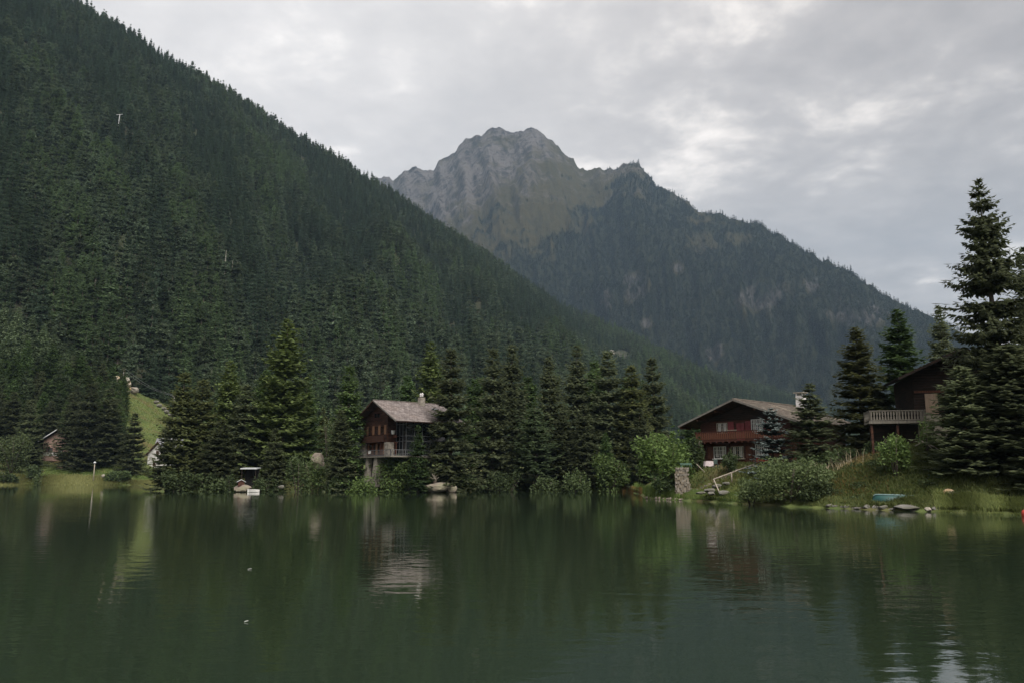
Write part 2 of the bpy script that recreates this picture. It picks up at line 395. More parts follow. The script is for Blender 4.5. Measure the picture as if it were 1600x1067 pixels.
def ZG(x, y):
    """height of the ground"""
    x = np.asarray(x, float); y = np.asarray(y, float)
    d = lake_dist(x, y)
    h = np.full(x.shape, 4.0)
    for (cx, cy, _), w in zip(CT, _w):
        h = h + w * _phi((x - cx) ** 2 + (y - cy) ** 2)
    h = np.clip(h, 0.45, 58)
    edge = np.maximum(np.maximum(np.abs(x) - 260, y - 380), -60 - y)
    k = np.clip(edge / 120, 0, 1); k = k * k * (3 - 2 * k)
    h = h * (1 - k) + 4.0 * k
    bank = 0.22 + 0.24 * d + 0.06 * d * d
    land = np.minimum(h, bank)
    return np.where(d > 0, land, np.maximum(-3.0, -0.05 + 0.3 * d))


def Z1(x, y): return float(ZG(np.array([x]), np.array([y]))[0])


def onG(px, D):
    x = P(px, 742, D).x
    return Vector((x, D, Z1(x, D)))


# ---------------------------------------------------------------- setting: ground and water
def grid_mesh(name, Pt, mat, smooth=True):
    n, m = Pt.shape[:2]
    me = bpy.data.meshes.new(name)
    idx = np.arange(n * m).reshape(n, m)
    q = np.stack([idx[:-1, :-1], idx[1:, :-1], idx[1:, 1:], idx[:-1, 1:]], -1).reshape(-1, 4)
    me.vertices.add(n * m); me.vertices.foreach_set('co', Pt.astype(np.float32).ravel())
    me.loops.add(q.size); me.loops.foreach_set('vertex_index', q.astype(np.int32).ravel())
    me.polygons.add(len(q)); me.polygons.foreach_set('loop_start', np.arange(0, q.size, 4, dtype=np.int32))
    me.polygons.foreach_set('use_smooth', np.ones(len(q), bool) if smooth else np.zeros(len(q), bool))
    me.materials.append(mat); me.update(calc_edges=True)
    return me


def axis(*segs):
    out = []
    for a, b, s in segs: out += list(np.arange(a, b, s))
    return np.array(out + [segs[-1][1]])


gx = axis((-7000, -1000, 1000), (-1000, -280, 90), (-280, 0, 3.5), (0, 72, 0.9), (72, 130, 3), (130, 300, 10), (300, 1000, 100), (1000, 7000, 1000))
gy = axis((-1200, -100, 200), (-100, 40, 10), (40, 56, 2), (56, 126, 0.9), (126, 160, 1.8), (160, 232, 5), (232, 345, 2.8), (345, 480, 9), (480, 1000, 65), (1000, 8600, 800))
GX, GY = np.meshgrid(gx, gy, indexing='ij')
GZ = ZG(GX, GY)
fine = (lake_dist(GX, GY) > 1.5) & (np.abs(GX) < 260) & (GY < 360)
bumpy = np.array([mn.fractal((float(a) * 0.35, float(b) * 0.35, 3.1), 1.0, 2.1, 3) if f else 0.0 for a, b, f in zip(GX.ravel(), GY.ravel(), fine.ravel())]).reshape(GX.shape)
GZ = GZ + bumpy * 0.14
ground_mat = mat_noise('turf', (0.058, 0.088, 0.024), (0.11, 0.138, 0.04), 0.55, 0.95, 0.8, 8, c3=(0.105, 0.085, 0.035), scale2=0.14, world_co=True, bdist=0.12)
tag(link('ground', grid_mesh('ground', np.stack([GX, GY, GZ], -1), ground_mat)), 'grassy lake shore and banks rising to the chalets', kind='structure')

w_m = bpy.data.materials.new('lake_water'); w_m.use_nodes = True
N, L = w_m.node_tree.nodes, w_m.node_tree.links
pb = N['Principled BSDF']
pb.inputs['Base Color'].default_value = (0.0185, 0.0295, 0.0165, 1); pb.inputs['Roughness'].default_value = 0.02
pb.inputs['IOR'].default_value = 1.45
geo = N.new('ShaderNodeNewGeometry')
mp1 = N.new('ShaderNodeMapping'); mp1.inputs['Scale'].default_value = (0.55, 1.0, 1); mp1.inputs['Rotation'].default_value = (0, 0, 0.18); L.new(geo.outputs['Position'], mp1.inputs[0])
r1 = nd(N, 'ShaderNodeTexNoise', i_Scale=1.3, i_Detail=3.0, i_Roughness=0.5, i_Distortion=0.4); L.new(mp1.outputs[0], r1.inputs['Vector'])
r2 = nd(N, 'ShaderNodeTexNoise', i_Scale=5.0, i_Detail=2.0, i_Roughness=0.5); L.new(mp1.outputs[0], r2.inputs['Vector'])
rp = nd(N, 'ShaderNodeTexNoise', i_Scale=0.045, i_Detail=3.0); L.new(mp1.outputs[0], rp.inputs['Vector'])
mrp = N.new('ShaderNodeMapRange'); mrp.inputs[1].default_value = 0.36; mrp.inputs[2].default_value = 0.64; mrp.inputs[3].default_value = 0.35; mrp.inputs[4].default_value = 1.1; L.new(rp.outputs[0], mrp.inputs[0])
sy_ = N.new('ShaderNodeSeparateXYZ'); L.new(geo.outputs['Position'], sy_.inputs[0])
calm = N.new('ShaderNodeMapRange'); calm.interpolation_type = 'SMOOTHSTEP'; calm.inputs[1].default_value = 40; calm.inputs[2].default_value = 150; calm.inputs[3].default_value = 1.0; calm.inputs[4].default_value = 0.3; L.new(sy_.outputs[1], calm.inputs[0])
mcalm = N.new('ShaderNodeMath'); mcalm.operation = 'MULTIPLY'; L.new(mrp.outputs[0], mcalm.inputs[0]); L.new(calm.outputs[0], mcalm.inputs[1])
ma = N.new('ShaderNodeMath'); ma.operation = 'MULTIPLY_ADD'; ma.inputs[1].default_value = 0.16; L.new(r2.outputs[0], ma.inputs[0]); L.new(r1.outputs[0], ma.inputs[2])
mb_ = N.new('ShaderNodeMath'); mb_.operation = 'MULTIPLY'; L.new(ma.outputs[0], mb_.inputs[0]); L.new(mcalm.outputs[0], mb_.inputs[1])
bp = N.new('ShaderNodeBump'); bp.inputs['Strength'].default_value = 1.0; bp.inputs['Distance'].default_value = 0.018
L.new(mb_.outputs[0], bp.inputs['Height']); L.new(bp.outputs[0], pb.inputs['Normal'])
lw = MB(); lw.add([(-600, -60, 0), (600, -60, 0), (600, 300, 0), (-600, 300, 0)], [(0, 1, 2, 3)])
tag(lw.build('lake', w_m), 'calm dark green mountain lake with faint ripples', kind='structure')

# ---------------------------------------------------------------- setting: wooded hillside and far mountain
def lerp_tab(tab, s):
    tab = np.array(tab, float); k = tab[:, 0]
    return np.stack([np.interp(s, k, tab[:, i]) for i in range(1, tab.shape[1])], -1)


def ruled(crest, base, xs, nt, back, prof, amp, freq, seed, ridged=False, crest_amp=0.0, stretch=1.0, rib=0.0, ribw=60.0):
    """surface from a foot line up to a crest line and down behind it; xs: pixel columns"""
    C = lerp_tab([(c[0], *P(*c)) for c in crest], xs)
    B = lerp_tab([(b[0], *b[1]) for b in base], xs)
    ts = np.concatenate([np.linspace(0, 1, nt), np.linspace(1, 1.5, back)[1:]])
    out = np.zeros((len(xs), len(ts), 3))
    for i in range(len(xs)):
        for j, t in enumerate(ts):
            xy = B[i, :2] + (C[i, :2] - B[i, :2]) * t
            if t <= 1: z = B[i, 2] + (C[i, 2] - B[i, 2]) * t ** prof
            else: z = C[i, 2] - (C[i, 2] - B[i, 2]) * (t - 1) * 1.6
            v = Vector((xy[0] * freq, xy[1] * freq, z * freq * stretch + seed))
            if ridged:
                n = mn.ridged_multi_fractal(v, 0.85, 2.1, 6, 1.0, 2.0) - 1.1
            else:
                n = mn.fractal(v, 0.9, 2.0, 5)
            env = math.sin(math.pi * min(t, 1.0)) ** 0.7 if t <= 1 else 0.0
            cn = crest_amp * mn.fractal(Vector((xy[0] * 0.02, xy[1] * 0.02, seed)), 0.7, 2.0, 4) * max(0, 1 - abs(t - 1) * 9)
            rb = (mn.ridged_multi_fractal(Vector((xs[i] / ribw + t * 1.8, t * 2.2, seed)), 0.9, 2.1, 5, 1.0, 2.0) - 1.1) * rib * env
            out[i, j] = (xy[0], xy[1], z + n * amp * env + cn + rb)
    return out


hill_crest = [(-900, -640, 800), (-500, -380, 900), (-200, -190, 980), (0, -62, 1050), (100, 5, 1100), (200, 62, 1160), (300, 122, 1230), (400, 184, 1300), (500, 246, 1370), (600, 306, 1440), (700, 372, 1500), (800, 438, 1560),
              (900, 497, 1620), (1000, 545, 1690), (1100, 588, 1770), (1200, 620, 1850), (1300, 648, 1950), (1500, 690, 2100), (1700, 715, 2200)]
hill_base = [(-900, (-640, 280, 0)), (-500, (-345, 290, 6)), (-200, (-255, 310, 38)), (0, (-212, 318, 44)), (100, (-185, 322, 42)), (180, (-163, 328, 38)), (260, (-140, 330, 22)), (400, (-104, 312, 6)), (600, (-56, 330, 5)), (800, (0, 380, 5)),
             (900, (36, 430, 5)), (1000, (88, 520, 5)), (1100, (170, 680, 6)), (1200, (280, 880, 8)), (1300, (410, 1050, 8)), (1500, (720, 1300, 8)), (1700, (1050, 1500, 8))]
hx = np.concatenate([np.arange(-900, -200, 50), np.arange(-200, 1300, 12), np.arange(1300, 1701, 50)])
HILL = ruled(hill_crest, hill_base, hx, 84, 8, 1.08, 26, 1 / 330, 1.7, rib=26, ribw=120.0)
hill_mat = mat_noise('forest_floor', (0.02, 0.027, 0.014), (0.042, 0.046, 0.024), 0.06, 1.0, 0.3, 8, c3=(0.036, 0.036, 0.022), scale2=0.012, world_co=True, bdist=1.0)
tag(link('hillside', grid_mesh('hillside', HILL, hill_mat)), 'steep wooded mountainside falling from upper left to the valley', kind='structure')

mt_crest = [(300, 420, 5600), (480, 330, 5500), (560, 296, 5400), (588, 278, 5300), (598, 277, 5280), (607, 276, 5270), (613, 285, 5260), (622, 276, 5240), (632, 267, 5200), (640, 268, 5190), (651, 262, 5180), (660, 265, 5160), (668, 265, 5150), (678, 264, 5130), (685, 250, 5120), (693, 250, 5100), (706, 241, 5080), (712, 238, 5070),
            (716, 229, 5060), (727, 219, 5040), (737, 218, 5020), (745, 213, 5000), (753, 213, 4990), (762, 205, 4980), (772, 202, 4970), (782, 201, 4950), (793, 204, 4930), (805, 209, 4900), (813, 207, 4890), (825, 202, 4870), (838, 200, 4840), (850, 209, 4800), (863, 220, 4760), (877, 236, 4700), (887, 246, 4660), (895, 248, 4630), (905, 262, 4590),
            (914, 267, 4550), (925, 266, 4500), (936, 262, 4440), (943, 267, 4400), (955, 266, 4330), (967, 262, 4270), (977, 256, 4220), (988, 252, 4180), (998, 256, 4120), (1006, 268, 4080), (1016, 278, 4030), (1025, 291, 3980), (1036, 296, 3930), (1048, 300, 3880), (1062, 309, 3820), (1076, 316, 3760),
            (1090, 331, 3700), (1130, 341, 3600), (1180, 350, 3450), (1230, 376, 3320), (1270, 398, 3200), (1320, 422, 3080), (1370, 452, 2960), (1420, 480, 2850), (1460, 499, 2780), (1520, 535, 2650), (1600, 585, 2500), (1750, 660, 2300), (2000, 720, 2200)]
mt_base = [(300, (-500, 2600, 20)), (600, (-300, 2500, 20)), (800, (0, 2150, 15)), (1000, (300, 1950, 12)), (1200, (560, 1800, 10)), (1400, (880, 1700, 10)), (1600, (1150, 1650, 10)), (2000, (1700, 1600, 10))]
mx_ = np.concatenate([np.arange(300, 560, 20), np.arange(560, 1100, 3.0), np.arange(1100, 1500, 5.0), np.arange(1500, 2001, 40)])
MTN = ruled(mt_crest, mt_base, mx_, 130, 8, 1.05, 24, 1 / 260, 5.3, ridged=True, crest_amp=20, stretch=1.0, rib=80, ribw=40.0)
_ppx, _ppy = PX(MTN)
tree_line = np.array([(300, 470), (600, 430), (700, 420), (755, 402), (800, 385), (860, 372), (905, 352), (940, 318), (962, 288), (985, 268), (1003, 272), (1035, 305), (1065, 325), (1090, 330), (1100, 320), (1200, 300), (2000, 300)], float)


BARE = ((990, 448, 20, 24), (1190, 465, 40, 20), (1335, 490, 44, 22), (1270, 440, 10, 16), (1115, 545, 12, 20), (946, 465, 12, 18), (1165, 370, 26, 8), (1095, 378, 16, 18), (1265, 512, 8, 16), (1010, 505, 8, 8), (1060, 420, 8, 8))


def far_wood(px, py, x, y, z):
    """how densely trees cover the far mountain"""
    line = np.interp(px, tree_line[:, 0], tree_line[:, 1])
    d = np.where(py > line, (py - line) / 26.0, (py - line) / 60.0)
    n = np.array([mn.fractal(Vector((a / 170, b / 170, c / 170 + 9)), 0.8, 2.0, 4) for a, b, c in zip(x.ravel(), y.ravel(), z.ravel())]).reshape(x.shape)
    dens = np.clip(0.32 + d * 0.75 + n * 1.5, 0, 1)
    for cx_, cy_, rx, ry in BARE:
        q = ((px - cx_) / rx) ** 2 + ((py - cy_) / ry) ** 2
        dens = dens * np.clip(q * .7 + 0.3 + n * 2.4, 0.38, 1)
    return dens


WOOD = far_wood(_ppx, _ppy, MTN[..., 0], MTN[..., 1], MTN[..., 2])
mme = grid_mesh('mountain', MTN, None)
mme.materials.clear()
at = mme.attributes.new('wood', 'FLOAT', 'POINT'); at.data.foreach_set('value', WOOD.astype(np.float32).ravel())
fl = np.zeros(MTN.shape, np.float32); fl[..., 0] = mx_[:, None] / 9.0; _tt = np.concatenate([np.linspace(0, 1, 130), np.linspace(1, 1.5, 8)[1:]]); fl[..., 1] = _tt[None, :] * 9.0; fl[..., 0] += _tt[None, :] * 9.0
at3 = mme.attributes.new('flow', 'FLOAT_VECTOR', 'POINT'); at3.data.foreach_set('vector', fl.ravel())
# grass against rock: grass lies on the long tan flank below the right shoulder
gr = np.clip(1.2 - np.abs((_ppx - 640) * 0.02 - (_ppy - 250) * 0.022 - 0.9) * 0.0, 0, 1)
gline = np.array([(560, 400), (640, 400), (720, 345), (790, 300), (850, 268), (900, 255), (960, 268), (1000, 300), (1100, 320), (1200, 300)], float)
grass_d = (_ppy - np.interp(_ppx, gline[:, 0], gline[:, 1])) / 45.0
_bare = np.zeros(_ppx.shape)
for cx_, cy_, rx, ry in BARE: _bare = np.maximum(_bare, np.clip(1.6 - ((_ppx - cx_) / rx) ** 2 - ((_ppy - cy_) / ry) ** 2, 0, 1) * (cy_ > 400))
grass_d = np.clip(grass_d, -1, 1) - _bare * 2.2
at2 = mme.attributes.new('sward', 'FLOAT', 'POINT'); at2.data.foreach_set('value', np.clip(grass_d, -1.5, 1).astype(np.float32).ravel())
m = bpy.data.materials.new('mountain_rock'); m.use_nodes = True
N, L = m.node_tree.nodes, m.node_tree.links
b = N['Principled BSDF']; b.inputs['Roughness'].default_value = 1.0; b.inputs['Specular IOR Level'].default_value = 0.1
geo = N.new('ShaderNodeNewGeometry')
mp = N.new('ShaderNodeMapping'); mp.inputs['Scale'].default_value = (1, 1, 0.35); L.new(geo.outputs['Position'], mp.inputs[0])
a1 = nd(N, 'ShaderNodeTexNoise', i_Scale=0.02, i_Detail=11.0, i_Roughness=0.72); L.new(mp.outputs[0], a1.inputs['Vector'])
a2 = nd(N, 'ShaderNodeTexNoise', i_Scale=0.0055, i_Detail=9.0, i_Roughness=0.7, i_Distortion=0.6); L.new(geo.outputs['Position'], a2.inputs['Vector'])
a3 = nd(N, 'ShaderNodeTexNoise', noise_type='RIDGED_MULTIFRACTAL', i_Scale=0.006, i_Detail=9.0, i_Roughness=0.62); L.new(mp.outputs[0], a3.inputs['Vector'])
a3m = N.new('ShaderNodeMath'); a3m.operation = 'MULTIPLY_ADD'; a3m.inputs[1].default_value = -0.11; a3m.inputs[2].default_value = 0.10; L.new(a3.outputs[0], a3m.inputs[0])
a4 = N.new('ShaderNodeMath'); a4.operation = 'ADD'; L.new(a1.outputs[0], a4.inputs[0]); L.new(a3m.outputs[0], a4.inputs[1])
fa = N.new('ShaderNodeAttribute'); fa.attribute_name = 'flow'
a5 = nd(N, 'ShaderNodeTexNoise', i_Scale=0.55, i_Detail=8.0, i_Roughness=0.65, i_Distortion=0.5); L.new(fa.outputs['Vector'], a5.inputs['Vector'])
a6 = N.new('ShaderNodeMath'); a6.operation = 'MULTIPLY_ADD'; a6.inputs[1].default_value = 0.75; L.new(a5.outputs[0], a6.inputs[0]); L.new(a4.outputs[0], a6.inputs[2])
a7 = N.new('ShaderNodeMath'); a7.operation = 'ADD'; a7.inputs[1].default_value = -0.37; L.new(a6.outputs[0], a7.inputs[0])
rk = N.new('ShaderNodeValToRGB'); L.new(a7.outputs[0], rk.inputs[0])
ee = rk.color_ramp.elements
ee[0].position = 0.39; ee[0].color = (0.010, 0.009, 0.010, 1); ee[1].position = 0.66; ee[1].color = (0.135, 0.124, 0.12, 1)
q = ee.new(0.5); q.color = (0.038, 0.035, 0.035, 1)
gs = N.new('ShaderNodeMixRGB'); gs.inputs[1].default_value = (0.026, 0.028, 0.011, 1); gs.inputs[2].default_value = (0.075, 0.062, 0.028, 1); L.new(a7.outputs[0], gs.inputs[0])
sw = N.new('ShaderNodeAttribute'); sw.attribute_name = 'sward'
f1 = N.new('ShaderNodeMath'); f1.operation = 'MULTIPLY_ADD'; f1.inputs[1].default_value = 0.75; f1.inputs[2].default_value = -1.85; L.new(sw.outputs['Fac'], f1.inputs[0])
f2 = N.new('ShaderNodeMath'); f2.operation = 'MULTIPLY_ADD'; f2.inputs[1].default_value = 5.2; L.new(a2.outputs[0], f2.inputs[0]); L.new(f1.outputs[0], f2.inputs[2])
f2.use_clamp = True
mx1 = N.new('ShaderNodeMixRGB'); L.new(f2.outputs[0], mx1.inputs[0]); L.new(rk.outputs[0], mx1.inputs[1]); L.new(gs.outputs[0], mx1.inputs[2])
wd = N.new('ShaderNodeAttribute'); wd.attribute_name = 'wood'
mx2 = N.new('ShaderNodeMixRGB'); mx2.inputs[2].default_value = (0.018, 0.025, 0.014, 1); L.new(mx1.outputs[0], mx2.inputs[1])
f3 = N.new('ShaderNodeMath'); f3.operation = 'MULTIPLY'; f3.inputs[1].default_value = 0.85; L.new(wd.outputs['Fac'], f3.inputs[0]); L.new(f3.outputs[0], mx2.inputs[0])
L.new(mx2.outputs[0], b.inputs['Base Color'])
bpn = N.new('ShaderNodeBump'); bpn.inputs['Strength'].default_value = 1.0; bpn.inputs['Distance'].default_value = 40.0; L.new(a7.outputs[0], bpn.inputs['Height']); L.new(bpn.outputs[0], b.inputs['Normal'])
mme.materials.append(m)
tag(link('mountain', mme), 'rocky grey brown peak with a wooded shoulder beyond the valley', kind='structure')

# ---------------------------------------------------------------- trees
def spruce_quads(seed, H=20.0, Rm=3.6, whorls=34, nb=8, dens=3.2, droop=0.35, tip=0.30, z0=0.06, sl=0.62, gap=0.06, e_lo=-0.05, e_hi=0.75, pw=0.85, wid=0.24, tiers=0.0, hang=0.3, tipmat=False, rag=0.3):
    r = random.Random(seed)
    Q, MI = [], []
    for i in range(whorls):
        t = i / (whorls - 1)
        z = H * (z0 + (0.985 - z0) * t) + r.uniform(-.9, .9) * H / whorls
        Rz = Rm * (max(1 - t, 0.0) ** pw) * r.uniform(1 - rag, 1.06) + 0.16
        if tiers: Rz *= 1 + tiers * math.sin(i * 2.4)
        a0 = r.uniform(0, 6.28)
        for k in range(nb if t < 0.85 else max(5, nb - 2)):
            if r.random() < gap: continue
            a = a0 + 6.283 * k / nb + r.uniform(-.35, .35)
            Lb = Rz * r.uniform(0.68, 1.12)
            ca, sa = math.cos(a), math.sin(a)
            e0 = e_lo + (e_hi - e_lo) * t + r.uniform(-.17, .17)
            mseg = max(3, int(Lb * dens))
            for j in range(mseg):
                u = (j + r.random()) / mseg
                h = Lb * u
                zz = z + Lb * (e0 * u - droop * u ** 1.4 + tip * u ** 4)
                bx, by, bz = h * ca, h * sa, zz
                for side in (-1, 1):
                    f = r.uniform(0.25, 0.95); s_ = side * r.uniform(0.5, 1.0); dn = -r.uniform(-0.1, hang * 2)
                    dx, dy, dz = ca * f - sa * s_, sa * f + ca * s_, dn
                    q_ = math.sqrt(dx * dx + dy * dy + dz * dz)
                    ln = sl * (1.15 - 0.65 * u) * r.uniform(.65, 1.25) * min(1.0, 0.45 + Lb * 0.35)
                    dx, dy, dz = dx / q_ * ln, dy / q_ * ln, dz / q_ * ln
                    wx, wy, wz = -dy * wid, dx * wid, r.uniform(-.5, .5) * ln * wid * 2
                    mxp, myp, mzp = bx + dx * .45, by + dy * .45, bz + dz * .45
                    Q.append(((bx, by, bz), (mxp + wx, myp + wy, mzp + wz), (bx + dx, by + dy, bz + dz), (mxp - wx, myp - wy, mzp - wz)))
                    MI.append(1 if (tipmat and u > 0.72 and r.random() < 0.75) else 0)
            # the branch end
            u = 1.0; zz = z + Lb * (e0 - droop + tip)
            ln = sl * 0.75
            Q.append(((Lb * .86 * ca, Lb * .86 * sa, zz - .03), (Lb * ca - sa * ln * .2, Lb * sa + ca * ln * .2, zz), ((Lb + ln * .6) * ca, (Lb + ln * .6) * sa, zz + ln * .2), (Lb * ca + sa * ln * .2, Lb * sa - ca * ln * .2, zz)))
            MI.append(1 if tipmat else 0)
    # leader
    for k in range(6):
        a = k * 1.05; ln = 0.5
        Q.append(((0, 0, H * .965), (.08 * math.cos(a), .08 * math.sin(a), H * .98), (0.03, 0, H), (-.08 * math.sin(a), .08 * math.cos(a), H * .975)))
        MI.append(0)
    return np.array(Q), MI


def trunk_mesh(seed, H, r0, top=0.96, n=7, limbs=0, mat='bark'):
    r = random.Random(seed); mb = MB()
    pts = [(r.uniform(-.06, .06) * (i > 0), r.uniform(-.06, .06) * (i > 0), -0.4 + (H * top + .4) * i / 6) for i in range(7)]
    mb.tube(pts, [r0 * (1.25 if i == 0 else 1) * (1 - 0.93 * i / 6) for i in range(7)], n)
    for k in range(limbs):
        z = H * r.uniform(.15, .75); a = r.uniform(0, 6.28); l = H * 0.11 * (1.1 - z / H)
        mb.tube([(0, 0, z), (l * .5 * math.cos(a), l * .5 * math.sin(a), z + .1), (l * math.cos(a), l * math.sin(a), z - .05 * l)], [r0 * .22, r0 * .15, r0 * .05], 4)
    return mb.mesh('trunk', MT[mat], True)


PROTO = {}   # species -> list of (crown mesh, trunk mesh, height, radius)


def add_proto(kind, mats, seeds, trunk_r=0.28, limbs=6, trunk_top=.96, **kw):
    H = kw.get('H', 20.0); Rm = kw.get('Rm', 3.6)
    for s in seeds:
        Q, MI = spruce_quads(s, **kw)
        me = quads_mesh('crown', Q, [MT[x] for x in mats], MI)
        PROTO.setdefault(kind, []).append((me, trunk_mesh(s, H, trunk_r, trunk_top, limbs=limbs), H, Rm))


def clone_mat(kind, src, mats):
    for me, tr, H, Rm in PROTO[src]:
        m2 = me.copy(); m2.materials.clear()
        for x in mats: m2.materials.append(MT[x])
        PROTO.setdefault(kind, []).append((m2, tr, H, Rm))


add_proto('spruce', ['spruce'], (11, 12, 13), whorls=42, nb=9, dens=4.3, sl=0.9, pw=0.72, wid=0.27)
clone_mat('spruce_olive', 'spruce', ['spruce_olive'])
clone_mat('larch_spruce', 'spruce', ['larch'])
add_proto('larch', ['larch'], (21, 22), whorls=38, nb=9, dens=4.0, droop=0.12, tip=0.15, e_lo=0.02, e_hi=0.9, sl=0.95, gap=0.1, pw=0.62, wid=0.3, hang=0.25, rag=0.4, z0=0.1)
clone_mat('larch_bright', 'larch', ['larch_bright'])
clone_mat('pale_pine', 'larch', ['pale_pine'])
add_proto('pine', ['pine'], (31, 32), whorls=28, nb=9, dens=3.8, droop=0.15, tip=0.4, e_lo=0.0, e_hi=0.7, sl=0.85, gap=0.10, pw=0.5, wid=0.32, hang=0.2, rag=0.45, z0=0.18)
add_proto('tall_spruce', ['spruce'], (41,), whorls=46, nb=13, dens=5.6, droop=0.40, tip=0.30, sl=0.8, gap=0.04, H=28.0, Rm=6.2, pw=0.8, e_lo=0.05, e_hi=0.45, trunk_r=0.42, tiers=0.12, hang=0.6, wid=0.26, rag=0.2)
add_proto('blue_spruce', ['blue', 'blue_tip'], (51,), whorls=24, nb=12, dens=8.0, droop=0.18, tip=0.05, sl=0.5, gap=0.02, H=9.0, Rm=2.7, pw=0.7, e_lo=0.05, e_hi=0.6, trunk_r=0.14, tipmat=True, rag=0.2, z0=0.03)
for me, *_ in PROTO['blue_spruce']: pass
FP = {}
add_proto('f_spruce', ['f_spruce'], (61, 62, 63), whorls=20, nb=8, dens=2.6, sl=1.05, pw=0.72, droop=0.3, gap=0.05, wid=0.32, limbs=0, H=20, Rm=3.0, z0=0.12)
add_proto('f_pine', ['f_pine'], (71, 72), whorls=15, nb=8, dens=2.5, sl=1.2, pw=0.5, droop=0.05, tip=0.2, gap=0.08, wid=0.4, limbs=0, H=18, Rm=3.1, z0=0.22, rag=0.45)
add_proto('f_larch', ['f_larch'], (81, 82), whorls=19, nb=8, dens=2.5, sl=1.05, pw=0.6, droop=0.08, tip=0.1, e_lo=0.02, e_hi=0.8, gap=0.1, wid=0.36, limbs=0, H=20, Rm=3.0, z0=0.14, rag=0.4)
add_proto('far', ['far_tree'], (91, 92, 93), whorls=7, nb=5, dens=0.75, sl=2.2, pw=0.75, droop=0.25, gap=0.05, wid=0.42, limbs=0, H=18, Rm=3.0, z0=0.08)


def place_tree(name, label, species, loc, H, Rad, cat='tree', group=None, rz=None, variant=None, lean=0.0):
    ps = PROTO[species]
    cme, tme, H0, R0 = ps[random.randrange(len(ps)) if variant is None else variant % len(ps)]
    root = empty(name, loc, random.uniform(0, 6.28) if rz is None else rz)
    root.scale = (Rad / R0, Rad / R0, H / H0)
    if lean: root.rotation_euler = (random.uniform(-lean, lean), random.uniform(-lean, lean), root.rotation_euler.z)
    link('crown', cme, root); link('trunk', tme, root)
    return tag(root, label, cat, group)


